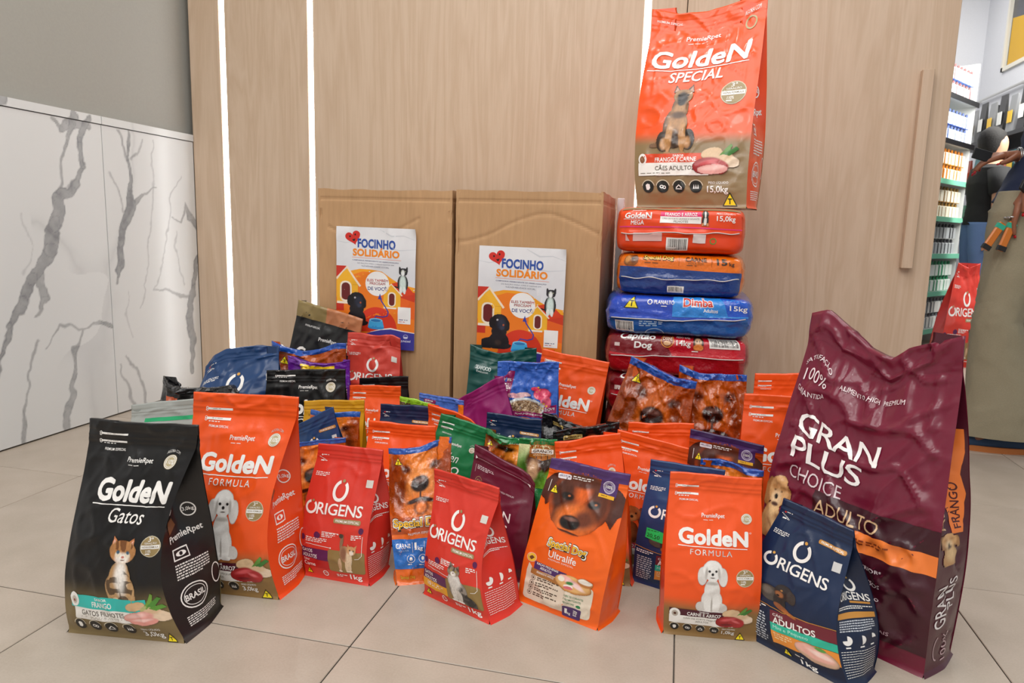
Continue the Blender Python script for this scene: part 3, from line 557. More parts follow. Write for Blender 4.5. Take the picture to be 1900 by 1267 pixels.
@cached
def art_ultra(v):
    a = Art(178); a.rect(0, 0, 100, 12, '4A2C66', 1)
    a.photo(0, 9, 100, 92, ULTRA, .6, .2, 1, 4, False, (2, 5))
    a.rrect(14, 15, 31, 21, 1.5, 'E9E4EA', 2); a.text('ABRE E FECHA', 15.5, 16, 29.5, 18.4, '4A2C66', .01, lv=3); a.micro(33, 15, 58, 20, 2, WH, 2, 5)
    tri_T(a, 9, 28, 11, 11.5); a.rect(6.5, 25, 7.1, 39, WH, 2)
    a.rect(68, 11, 90, 29, '4A2C66', 2); a.rect(68, 28, 88, 32, 'E8B02A', 3); a.micro(71, 29.4, 85, 31, 1, '6A4A10', 4)
    for r, w in ((7.6, .8), (6.2, .5), (4.8, .5)): a.ring(79, 19, r, r, w, 'D6CCE0', 3)
    a.text('100%', 75, 17, 83, 21, WH, .03)
    a.text('Special Dog', 25, 87.5, 75, 102.5, '151210', .2, .05, 1.0, 2, 1); a.text('Special Dog', 25.6, 88.2, 74.4, 101.8, 'F0E9DC', .15, .05, 1.0, 3, 1); a.text('Special Dog', 26.8, 89.6, 73.2, 100.4, '151210', .09, .05, 1.0, 4, 1); a.text('Special Dog', 27.2, 90, 72.8, 100, 'F2B92A', .04, .05, 1.0, 5, 1)
    a.text('Ultralife', 30, 102.5, 64, 111, WH, .02, 0, 1, 3, 1); a.text('PREMIUM ESPECIAL', 31, 112.5, 62, 114.5, WH, 0, 0, 1.2, 3, 1)
    a.ell(10, 119, 6.4, 5.8, 'F4B6A0', 2); a.ell(10, 119, 5.4, 5, 'F0C03A', 3); a.poly([(6.5, 119), (10, 116.5), (13.5, 118.5), (10, 122)], '6A3A1A', 4)
    a.rrect(6, 132, 90, 171, 4, 'E3D6C2', 1); a.poly([(6, 136), (8, 126), (14, 132)], 'E3D6C2', 1); a.rect(15, 122, 56, 131, '4A2C66', 2, 2); a.rect(12, 131, 54, 138, 'A87038', 2, 3); a.text('RAÇAS PEQUENAS', 18, 122.6, 46, 125.8, WH, .03, sk=1); a.text('ADULTOS', 23, 126.6, 38, 129.6, WH, .03, sk=1); a.text('FRANGO E ARROZ', 20, 132.8, 42, 135.2, WH, .01, sk=1)
    a.photo(43, 118, 88, 145, PLATE, .5, .05, 4)
    for i in range(4): a.ring(17 - i, 142 + i * 6.6, 3, 3, .5, '4A3A2C', 3, 14); a.ell(17 - i, 142 + i * 6.6, 1.2, 1.2, '4A3A2C', 3, 8); a.micro(22 - i, 140 + i * 6.6, 50, 145 + i * 6.6, 2, '4A3A2C', 3, i + 2)
    a.text('LIVRE DE CORANTES', 58, 147, 80, 149.4, '2F7A4E', .01, sk=1); a.text('E AROMATIZANTES', 58, 151, 78, 153.4, '2F7A4E', .01, sk=1); a.text('ARTIFICIAIS', 58, 155, 71, 157.4, '2F7A4E', .01, sk=1); a.ell(76, 158, 3, 1.6, '2F7A4E', 3, 10)
    a.rrect(58, 161, 80, 175, 2, '4A2C66', 3); a.text('1', 61, 164, 64, 171, WH, .05, lv=4); a.text('kg', 64.5, 168, 68, 172.5, WH, .04, lv=4); a.micro(71, 164, 77, 172, 4, WH, 4, 2)
    return a
@cached
def art_sd(v):
    """orange dog food film; v: full / dark / small"""
    a = Art(190); d = v == 'dark'
    a.photo(0, -8, 100, 98, sdface(d), .8, .3, 1, 3 if d else 7, False, (2, 5))
    a.rect(0, 97, 100, 120, 'B4490E' if not d else 'B4490E', 1); a.rect(0, 0, 100, 6, '1F4FA8', 2); tri_T(a, 10, 12, 14, 12)
    if v == 'full':
        a.text('Special Dog', 2, 97, 96, 116, '151210', .22, 0, 1.0, 2); a.text('Special Dog', 2.8, 97.8, 95.2, 115.2, 'F0E9DC', .16, 0, 1.0, 3); a.text('Special Dog', 4.4, 99.4, 93.6, 113.6, '151210', .1, 0, 1.0, 4); a.text('Special Dog', 5, 100, 93, 113, 'F2B92A', .04, 0, 1.0, 5)
        a.text('PREMIUM ESPECIAL', 30, 118, 74, 121, WH, 0, 0, 1.2)
        a.rect(0, 127, 100, 168, '1A66B8', 2); a.text('CARNE', 5, 133, 32, 139, WH, .02); a.text('ADULTOS', 9, 141, 28, 143.5, 'A9CBEA', .0); a.rect(35, 131, 35.5, 146, WH, 3); a.text('1', 39, 132, 43, 142, WH, .04); a.text('kg', 45, 137, 54, 144, WH, .02); a.rect(57, 131, 57.5, 146, WH, 3); a.micro(62, 133, 90, 145, 3, WH, 3)
        for x in (31, 53, 76): a.ring(x, 154, 7.5, 5.5, .7, WH, 3, 18); a.ell(x, 154, 2.8, 2.6, WH, 3, 10); a.micro(x - 7, 161, x + 7, 164, 1, WH, 3)
        a.text('Special Dog', 7, 177, 36, 183.5, '6A4A14', .06); a.text('Special Dog', 7.4, 177.3, 35.6, 183.2, 'E8B02A', .03, lv=4); a.text('CARNE', 54, 174, 74, 178.5, '5A2A10', .02); a.text('ADULTOS', 54, 180, 74, 182.5, '5A2A10', .0)
    else:
        a.rect(0, 118, 100, 190, 'C4520F', 1); a.text('Special Dog', 8, 122, 90, 140, '151210', .12); a.text('Special Dog', 9, 123, 89, 139, 'F2B92A', .03, lv=4)
    return a
@cached
def art_gran():
    a = Art(172); R_ = '4E1023'
    a.text('SATISFAÇÃO', 4, 24, 25, 28, 'E9D9DC', .005, arc=4); a.text('100%', 6, 33, 24, 40, 'E9D9DC', 0); a.text('GARANTIDA', 4, 46, 24, 49, 'E9D9DC', .005, arc=-4)
    a.text('ALIMENTO HIGH PREMIUM', 33, 30, 74, 33, 'E9D9DC', .0, arc=1.5)
    a.text('GRAN', 11, 57.5, 66, 69.8, 'F4F0EE', .012, 0, .92, sk=1); a.text('PLUS', 11.5, 71.5, 58, 83.8, 'F4F0EE', .012, 0, .92, sk=1)
    a.text('CHOICE', 13, 87, 48, 94.5, 'D9C9CC', -.004, sk=1)
    a.photo(-2, 95, 19, 132, RETR_FULL, .5, .25, 2, 6, fs=(2, 3))
    a.rect(33, 95, 100, 108, '3A0F1C', 1, 2); a.text('ADULTO', 35, 99, 71, 107, 'D9B48A', -.002, sk=1); a.rect(20, 108, 100, 118.5, 'F08038', 2, 1.5)
    a.text('FRANGO', 26, 109.4, 52, 113, '4A1418', .03, sk=1); a.text('E CARNE', 26, 114, 52, 117.4, '4A1418', .03, sk=1); a.micro(60, 112, 78, 115.5, 2, '8A3A1A', 3, 4)
    a.rect(20, 118.5, 100, 160, '3F0E1D', 1, 1.5)
    for i, (t1, t2) in enumerate((('RENDIMENTO SUPERIOR*', 0), ('CONTRIBUI PARA OSSOS', 'E DENTES SAUDÁVEIS'), ('AUXILIA NA MANUTENÇÃO', 'DO TÔNUS MUSCULAR'))):
        y = 124.2 + i * 7.2; a.text(t1, 36, y, 76, y + 2.2, 'E9D9DC', .015, sk=1)
        if t2: a.text(t2, 38, y + 2.9, 70, y + 4.9, 'E9D9DC', .015, sk=1)
        else: a.micro(44, y + 3, 76, y + 4.4, 1, 'C9A9AF', 2, 4)
    a.micro(40, 144.6, 70, 146, 1, 'C9A9AF', 2, 4); a.text('SEM CORANTES E', 47, 151.5, 76, 153.3, 'C9A9AF', 0, sk=1); a.text('AROMAS ARTIFICIAIS', 47, 154.6, 82, 156.3, 'C9A9AF', 0, sk=1)
    a.text('10,1 kg', 44, 163.5, 68, 169, 'EDE4E4', .015, sk=1); a.ring(73, 168, 2, 2, .5, 'EDE4E4', 3, 12)
    return a
@cached
def art_gran_side():
    a = Art(430); a.poly([(46, 128), (96, 120), (96, 150), (88, 180), (94, 205), (86, 256), (60, 256), (60, 205), (54, 170)], 'F08038', 2)
    a.text('ADULTO', 18, 160, 50, 252, 'D9B48A', 0, rot=90); a.text('FRANGO', 66, 192, 82, 250, '4A1418', .02, rot=90, lv=4); 
    a.photo(14, 252, 80, 292, RETR_FULL, 3, .2, 3, 6); a.text('GRAN', 14, 318, 42, 372, 'F0EAEA', .01, rot=90); a.text('PLUS', 46, 310, 70, 352, 'F0EAEA', .01, rot=90)
    a.text('100%', 44, 382, 60, 420, 'C9A9AF', 0, rot=90); a.ring(30, 400, 12, 16, 2, 'C9A9AF', 2, 16, 90, 270)
    return a
@cached
def art_gran_small():
    a = Art(170); c = 'D9C9CC'
    for k in range(40): a.rect(6 + k * 2.15, 14.2, 7.2 + k * 2.15, 14.8, c, 2)
    a.poly([(3, 12), (7, 14.5), (3, 17)], WH, 2); a.poly([(95, 12), (90, 14.5), (95, 17)], WH, 2); a.micro(8, 24, 36, 30, 3, c, 2, 3); a.rect(5, 24, 5.4, 34, c, 2)
    a.ring(14, 45, 6, 7, .6, 'A8895A', 2, 16); a.text('GP', 10.5, 42, 17.5, 48, 'A8895A', 0); a.text('ALIMENTO HIGH PREMIUM', 36, 44, 72, 46.5, c, 0, sk=1); a.text('GRAN', 22, 70, 72, 84, WH, .01); a.text('PLUS', 24, 88, 70, 102, WH, .01)
    return a
@cached
def art_misc(v):
    a = Art(180)
    if v == 'green':
        zipmarks(a, 185); a.text('PREMIUM ESPECIAL', 12, 33, 32, 35.4, WH, 0); a.text('PremieRpet', 34, 47, 60, 54, WH, .02); badge110(a, 82, 52, 6); a.text('Golden', 8, 66, 62, 84, WH, -.01, .3); a.text('DUO', 20, 92, 70, 108, WH, .03)
    elif v == 'kraft':
        a.text('PREMIUM ESPECIAL', 16, 30, 40, 32.6, WH, 0); a.text('PremieRpet', 42, 43, 68, 50, WH, .02); badge110(a, 88, 50, 6); a.text('GoldeN', 10, 62, 86, 82, WH, .05); a.text('Gatos', 26, 88, 62, 100, WH, 0, .25)
    elif v == 'darkgreen':
        a.text('SEAFOOD', 10, 24, 34, 29.5, 'D8E4E0', .02, 0, .9); a.text('Evolution', 12, 30.5, 30, 34, 'D8E4E0', .01); a.ring(76, 28, 6, 6, .8, 'D8E4E0', 2); a.text('N', 73, 25, 79, 31, 'D8E4E0', .0); a.text('Atum', 10, 54, 78, 78, 'E8ECEA', .0, .35); a.ring(76, 28, 8, 8, .4, 'D8E4E0', 2)
    elif v == 'bowl':
        a.rect(0, 0, 100, 8, '4F7FD6', 1); a.poly([(12, 14), (28, 16), (22, 62), (6, 56)], '8A1E5A', 2); a.text('100%', 11, 28, 23, 33, WH, .02, sk=1); a.micro(10, 38, 22, 52, 4, WH, 3, 2)
        a.photo(20, 40, 92, 86, BOWL, .8, .2, 3, 3); 
        for x, y in ((70, 42), (73, 46), (68, 50), (80, 68), (84, 72), (78, 76)): a.ell(x, y, 2, 1.6, 'F0C23A', 3, 8)
        a.rect(30, 84, 84, 92, '8A1E5A', 4); a.text('nova proteína animal', 34, 85.5, 80, 90, WH, 0, .1, lv=5); a.poly([(80, 74), (99, 70), (99, 84), (80, 86)], '8A1E5A', 3); a.micro(82, 75, 97, 82, 3, WH, 4, 5)
        a.rect(0, 94, 100, 180, 'F07A1E', 1); a.text('Total', 62, 98, 78, 103, WH, .02); a.text('GATO', 24, 106, 86, 124, WH, .04)
    elif v == 'magenta':
        for y in (4, 7, 10): a.rect(2, y, 98, y + .5, '6E1450', 1)
        a.text('NUTRIENTES', 8, 62, 30, 65, WH, 0); a.text('ESSENCIAIS', 8, 67, 28, 70, WH, 0); a.rrect(18, 72, 34, 80, 2, 'F0A81E', 3); a.text('10', 22, 73.5, 30, 78.5, '8A1E5A', .02, lv=4)
    elif v == 'gold':
        a.rect(0, 12, 100, 12.8, 'B8841A', 1); a.micro(8, 20, 30, 24, 2, '8A6414')
    elif v == 'grey':
        a.rect(18, 16, 100, 20, '1FA36A', 2); a.rect(2, 8, 98, 8.6, 'A9ADAA', 1)
    elif v == 'grain':
        a.rect(0, 0, 100, 10, '1A7A3E', 1); a.photo(0, 10, 100, 130, SPANIEL, 1.2, .15, 1, 2); a.poly([(30, 6), (98, 4), (98, 46), (66, 58), (30, 48)], 'A8641E', 2); a.text('TRÊS', 46, 16, 82, 22, 'E8D2A0', 0); a.rrect(36, 26, 94, 38, 2, 'F0EDE2', 3); a.text('GRANOS', 40, 28, 90, 36, '4A2A14', .04, lv=4); a.micro(40, 41, 90, 46, 2, 'E8D2A0', 3)
    elif v == 'foil':
        a.photo(0, 0, 100, 60, [('g', 'E0701C', '8A3A10', 0, 100), ('e', 30, 20, 34, 26, 10, '5A2812', .5), ('e', 70, 50, 26, 30, 0, 'F0922E', .5), ('e', 46, 40, 16, 10, 0, '2A140A', .4)], 1.2, .2, 1)
        a.poly([(0, 0), (100, 0), (100, 16), (60, 9), (40, 16), (0, 6)], '12984E', 2); a.micro(52, 8, 96, 12, 2, 'C9E8D2', 3, 4); tri_T(a, 6, 18, 14, 10)
    elif v == 'purple':
        a.rect(22, 4, 76, 40, 'F2C81E', 1); a.micro(78, 40, 98, 70, 8, 'F2E6C8', 2, 4); a.rect(22, 42, 76, 44, 'F2C81E', 1)
    elif v == 'blackbag':
        zipmarks(a, 185)
    elif v == 'blackfilm':
        a.rect(16, 10, 46, 17, 'B59A58', 2); a.text('PREMIUM', 18, 12, 44, 15.4, '2A2214', .01); a.ell(60, 20, 12, 9, '6A3420', 1)
    elif v == 'crinkle':
        a.poly([(10, 20), (28, 16), (34, 30), (16, 36)], 'C9582A', 1)
    elif v == 'lime':
        a.rect(0, 0, 30, 60, '5A1430', 1)
        for k in range(5): a.rect(0, 3 + k * 4, 100, 3.8 + k * 4, '7FB52A', 2)
    elif v == 'bluecrimp':
        a.poly([(14, 0), (42, 0), (36, 30), (8, 30)], '9A2A6A', 1); a.micro(14, 6, 34, 20, 3, WH, 2, 2); a.rect(90, 4, 100, 60, 'F07A1E', 1)
    return a

@cached
def art_sd_side():
    a = Art(360); a.rect(0, 290, 100, 335, '1A66B8', 1); a.micro(20, 150, 96, 262, 26, '7A3A0C', 2, 3); a.ring(52, 130, 14, 10, 2, '7A3A0C', 2); a.rect(16, 268, 96, 282, 'E8A81C', 1); a.text('1kg', 40, 300, 84, 316, WH, .02); return a

# ------------------------------------------------------------------ pouches
def unit(v): return v / (np.linalg.norm(v) + 1e-12)
STY = {
    'orange': dict(top='F0561A', bot='8A6A3C', g=(.16, .27), side='EA4A14', mat='P'),
    'orange_far': dict(top='F0561A', bot='8A6A3C', g=(.16, .27), side='DE3A0E', mat='P'),
    'special': dict(top='F05416', bot='8E7652', g=(.30, .38), side='EA4A12', mat='S'),
    'black': dict(top='0E0E10', bot='7C6A46', g=(.13, .29), side='141416', mat='P'),
    'kraft': dict(top='161617', side='161617', seal='8E7A4C', mat='P'),
    'red': dict(top='D4382A', side='CE3026', mat='P'), 'red_dull': dict(top='CC4438', side='C43A30', mat='P'),
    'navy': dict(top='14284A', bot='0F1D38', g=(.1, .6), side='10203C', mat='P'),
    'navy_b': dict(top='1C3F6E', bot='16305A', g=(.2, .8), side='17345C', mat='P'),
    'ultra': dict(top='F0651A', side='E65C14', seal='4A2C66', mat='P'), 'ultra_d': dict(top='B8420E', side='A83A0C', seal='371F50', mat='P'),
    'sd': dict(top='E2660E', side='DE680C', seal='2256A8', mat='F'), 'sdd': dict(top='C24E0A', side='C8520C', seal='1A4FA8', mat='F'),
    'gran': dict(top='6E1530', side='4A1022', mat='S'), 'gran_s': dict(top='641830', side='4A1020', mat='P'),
    'green': dict(top='0B7442', bot='111111', g=(.1, .5), side='0A5E36', mat='P'), 'dkgreen': dict(top='0C4A44', side='0A3C38', mat='P'),
    'bowl': dict(top='3566C4', side='3060BC', mat='F'), 'magenta': dict(top='8A1A62', side='7C1658', mat='P'), 'gold': dict(top='D09A1C', side='C08A14', mat='P'),
    'grey': dict(top='A3A8A4', side='8E9490', mat='P'), 'purple': dict(top='6A2296', bot='E8B41C', g=(.2, .8), side='6A2296', mat='F'),
    'crinkle': dict(top='141416', side='101012', mat='C'), 'foil': dict(top='1A6E3C', side='8A3A10', mat='F'), 'grain': dict(top='1A7A3E', side='12662E', mat='F'),
    'lime': dict(top='9ACB2E', side='7FB02A', mat='F'), 'bluecr': dict(top='4A6FC8', side='3E62BC', mat='F'),
}
MATS = {'P': M_POUCH, 'F': M_FILM, 'C': M_CRINK, 'S': M_SACK}
def pouch(name, label, cat, spec, sty, art, W=None, side_art=None, side='R', wr=1.0, nv=56, nu=30, seed=1, topz=None, curl=0.0, sag=0.0, anchor='stretch',
          group=None, seal=.955, fat=1.0, L=None, wide=.02, extra=None, belly=None, ttop=.9, mid=0.0, dy=0.0):
    BL, BR, TL, TR, D = [np.array(x, float) if i < 4 else x for i, x in enumerate(spec)]
    st = STY[sty]; mat = MATS[st['mat']]; film = st['mat'] in 'FC'
    e = unit((BR - BL) * [1, 1, 0]); et = unit((TR - TL) * [1, 1, 0]); n0 = np.array([-e[1], e[0], 0]); nt = np.array([-et[1], et[0], 0])
    org = (BL + BR) / 2 + n0 * D / 2
    H = float(np.linalg.norm((TL + TR) / 2 - org)); Wb = float(np.linalg.norm(BR - BL)); W = W or Wb
    kz = [k for k in (.9, .912, .924, .936, .948) ] if not film else [.93, .94, .95, .96, .97, .98]
    ts = np.unique(np.round(np.concatenate([np.linspace(0, 1, nv), [0.004, .012], np.array(kz)]), 4))
    us = np.linspace(0, 1, nu)
    T, U = np.meshgrid(ts, us, indexing='ij')
    def center(U, T):
        b = (BL + n0 * D / 2)[None, None] + (BR - BL)[None, None] * U[..., None]
        t = TL[None, None] + (TR - TL)[None, None] * U[..., None]
        return b + (t - b) * T[..., None]
    def nrm(T): n = n0[None, None] * (1 - T[..., None]) + nt[None, None] * T[..., None]; return n / np.linalg.norm(n, axis=-1, keepdims=True)
    def eu(T): n = e[None, None] * (1 - T[..., None]) + et[None, None] * T[..., None]; return n / np.linalg.norm(n, axis=-1, keepdims=True)
    s_ = lambda T: np.clip(T / ttop, 0, 1)
    hh = lambda T: np.maximum(D / 2 * ((1 - s_(T) ** 1.9) * (1 + .16 * fat * np.sin(np.pi * s_(T) ** .8))), .0012)
    wid = lambda T: wide * W * np.sin(np.pi * np.clip(T * 1.1, 0, 1)) ** 1.0 - .012 * W * (T > .0) * 0
    def gdepth(T):
        h = hh(T); g = np.sqrt(np.maximum(D * D / 4 * 1.02 - np.minimum(h, D / 2) ** 2, 0)); return g * np.clip(s_(T) * 1.7 - .25, 0, 1) * .92 - .05 * D * fat * np.clip(1 - s_(T) * 2, 0, 1)
    am = .0019 * wr * (1.0 if not film else 1.5) * (max(W, .18) / .2)
    def wrinkle(U, T, sd):
        x = U * W * 100; y = T * H * 100
        a = (fb(x / 5.5, y / 7, sd, 3) - .5) * (3.2 if W < .3 else 1.8)
        r = ridge(x / 6 + y / 9, y / 5 - x / 14, sd + 3, 7) * 1.3 + ridge(x / 4 - y / 6, y / 8, sd + 9, 9) * .9
        if film: r = r * 1.5 + ridge(x / 2.2 + y / 7, y / 2.4, sd + 4, 5) * .9 + ridge(x / 1.6, y / 3.4 + x / 5, sd + 14, 6) * .5
        top = ridge(x / 2.6, y / 14, sd + 6, 4) * np.clip((T - .45) / .3, 0, 1) * np.clip((.93 - T) / .08, 0, 1) * (1.0 if not film else 1.6)
        return am * (a + r + top)
    zg = lambda T: sum(np.exp(-((T - k) * H / .0022) ** 2) for k in (.906, .93)) * .0012 if not film else np.sin(T * H / .0016) * .0004 * (T > seal)
    def flop(P, T, U):
        P = P + nt * (curl * T ** 3)[..., None]
        if sag: P = P + nt * (sag * np.sin(U * 6.3 + seed) * np.clip((T - .55) / .45, 0, 1) ** 2)[..., None]
        z = (fb(U * 3 + seed, T * 1.5, seed, 2) - .5) * .006 * wr * np.clip((T - .8) / .2, 0, 1) ** 2
        if topz: z = z + np.interp(U, [q[0] for q in topz], [q[1] for q in topz]) * np.clip((T - .25) / .75, 0, 1) ** 1.6
        P[..., 2] += z
        lo = (fb(P[..., 0] * 9 + seed, P[..., 2] * 9, seed + 2, 2) - .5) * .008 * wr * np.clip(T * 4, 0, 1)
        P = P + n0 * lo[..., None]
        if belly: P = P + n0 * (-belly * np.sin(np.pi * np.clip(T * 1.05, 0, 1)))[..., None]
        return P
    mask = lambda U, T: np.clip(np.minimum(U, 1 - U) * 12, 0, 1) * np.clip(T * 14, 0, 1)
    fr = [];
    for sgn, sd in ((-1, seed), (1, seed + 20)):
        P = center(U, T); h = hh(T)
        prof = 1 - np.abs(2 * U - 1) ** 2.6
        off = h + (.10 * D * fat * np.sin(np.pi * np.clip(s_(T), 0, 1) ** .62)) * prof + wrinkle(U, T, sd) * mask(U, T) + zg(T)
        off = off + .007 * np.clip(1 - T * H / .012, 0, 1) ** 2               # bottom lip
        P = P + eu(T) * (sgn * mid * np.sin(np.pi * np.clip(T, 0, 1) ** .72) ** 1.3 * (1 if sgn < 0 else .5))[..., None]
        P = P + nrm(T) * (sgn * off)[..., None] + eu(T) * (wid(T) * (2 * U - 1) + .0015 * np.sign(2 * U - 1) * (np.abs(2 * U - 1) > .999))[..., None]
        fr.append(flop(P, T, U))
    ws = np.linspace(0, 1, 13); T2, V2 = np.meshgrid(ts, ws, indexing='ij'); sides = []
    for sg, u0 in ((1, 1.0), (-1, 0.0)):
        P = center(np.full_like(T2, u0), T2); h = hh(T2); f = 2 * V2 - 1
        v = 1 - np.abs(f) ** 1.25; g = gdepth(T2) * v - np.clip(1 - s_(T2) * 1.6, 0, 1) * .02 * D * v
        g = g + wrinkle(V2 * D / W, T2, seed + 30) * .9 * v * np.clip(T2 * 14, 0, 1)
        P = P + nrm(T2) * (f * (h - .0004))[..., None] + eu(T2) * (sg * (wid(T2) - g))[..., None]
        lip = .007 * np.clip(1 - T2 * H / .012, 0, 1) ** 2; P = P + nrm(T2) * (f * lip)[..., None] + eu(T2) * (sg * lip * .8)[..., None]
        P = P + eu(T2) * (f * mid * np.sin(np.pi * np.clip(T2, 0, 1) ** .72) ** 1.3 * np.where(f < 0, 1, .5))[..., None]
        sides.append(flop(P, T2, np.full_like(T2, u0)))
    F_, B_ = fr; R_, L_ = sides
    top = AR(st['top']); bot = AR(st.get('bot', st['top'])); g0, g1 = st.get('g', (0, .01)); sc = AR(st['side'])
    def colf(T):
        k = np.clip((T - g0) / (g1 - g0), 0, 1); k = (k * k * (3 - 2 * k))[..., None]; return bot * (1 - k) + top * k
    VV = []; FF = []; CC = []; off = 0
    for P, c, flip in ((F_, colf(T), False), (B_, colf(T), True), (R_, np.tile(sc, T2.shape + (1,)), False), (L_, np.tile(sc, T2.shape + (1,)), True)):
        VV.append(P.reshape(-1, 3)); CC.append(c.reshape(-1, 3)); FF.append(gridf(P.shape[0], P.shape[1], off, flip)); off += P.shape[0] * P.shape[1]
    # bottom and top closing strips
    for row, fl in ((0, True), (-1, False)):
        f = F_[row]; b = B_[row]; n = len(f); VV.append(np.concatenate([f, b])); CC.append(np.tile(bot if row == 0 else top, (2 * n, 1)))
        FF.append(np.stack([off + np.arange(n - 1), off + np.arange(1, n), off + n + np.arange(1, n), off + n + np.arange(n - 1)], 1)[:, ::(-1 if fl else 1)]); off += 2 * n
    root = thing(name, label, cat, tuple(org), group)
    me = mesh_np('pouch_body', np.concatenate(VV) - org, FF, np.concatenate(CC))
    link_mesh('pouch_body', me, root, mat)
    SF = Surf(F_, us, ts); SR = Surf(R_, ws, ts)
    SL = Surf(L_[:, ::-1], ws, ts)
    Hf = float(np.linalg.norm(F_[1:, nu // 2] - F_[:-1, nu // 2], axis=1).sum())
    L = L or (.005 if W < .3 else .009)
    if art and dy:
        a2 = Art(art.H); a2.L = [(V + [0, dy], T_, c, lv, g) for V, T_, c, lv, g in art.L]; art = a2
    if art: print_obj('front_print', SF, art, W, Hf, L, mat, root, org, anchor=anchor, lift=(.0004 if not film else .0006) if W < .3 else .0008, step=.0002 if W < .3 else .0005)
    if side_art: print_obj('side_print', SR if side == 'R' else SL, side_art, D, Hf, L, mat, root, org)
    # sealed top strip, front and back skins with a crimp
    tt = np.linspace(seal, 1.0, 13 if film else 7); uu = np.linspace(0, 1, nu * 2 - 1); TT, UU = np.meshgrid(tt, uu, indexing='ij'); q = []
    for S_, sg in ((SF, 1), (Surf(B_, us, ts), -1)):
        p, nn = S_.ev(UU.ravel(), TT.ravel()); nn = nn * sg
        cr = (.0012 + (.0004 * np.sin(np.arange(len(tt)) * 1.57 * 2 + .7))[:, None] * np.ones(len(uu))).ravel() if film else np.full(TT.size, .0009)
        cr = cr * np.clip(np.minimum((TT - seal) / .004, 1), .15, 1).ravel()
        q.append((p + nn * cr[:, None]).reshape(TT.shape + (3,)))
    a, b = q; up = np.array([0, 0, .0012]); a[-1] += up; b[-1] += up
    n = TT.size; nn_ = len(uu); r0 = (len(tt) - 1) * nn_
    fs = [gridf(len(tt), nn_), gridf(len(tt), nn_, n, True), np.stack([r0 + np.arange(nn_ - 1), r0 + np.arange(1, nn_), n + r0 + np.arange(1, nn_), n + r0 + np.arange(nn_ - 1)], 1)]
    for c, fl in ((0, True), (nn_ - 1, False)):
        k = np.arange(len(tt) - 1) * nn_ + c; f = np.stack([k, k + n, k + nn_ + n, k + nn_], 1); fs.append(f[:, ::-1] if fl else f)
    scol = AR(st.get('seal', st['top']))
    V = np.concatenate([a.reshape(-1, 3), b.reshape(-1, 3)])
    cc = np.tile(scol, (len(V), 1))
    if sty == 'kraft': cc[(np.concatenate([UU.ravel(), UU.ravel()]) > .45)] = AR('B8764E')
    link_mesh('top_seal', mesh_np('top_seal', V - org, fs, cc), root, mat)
    if extra: extra(root, SF, W, Hf, org, mat)
    return root

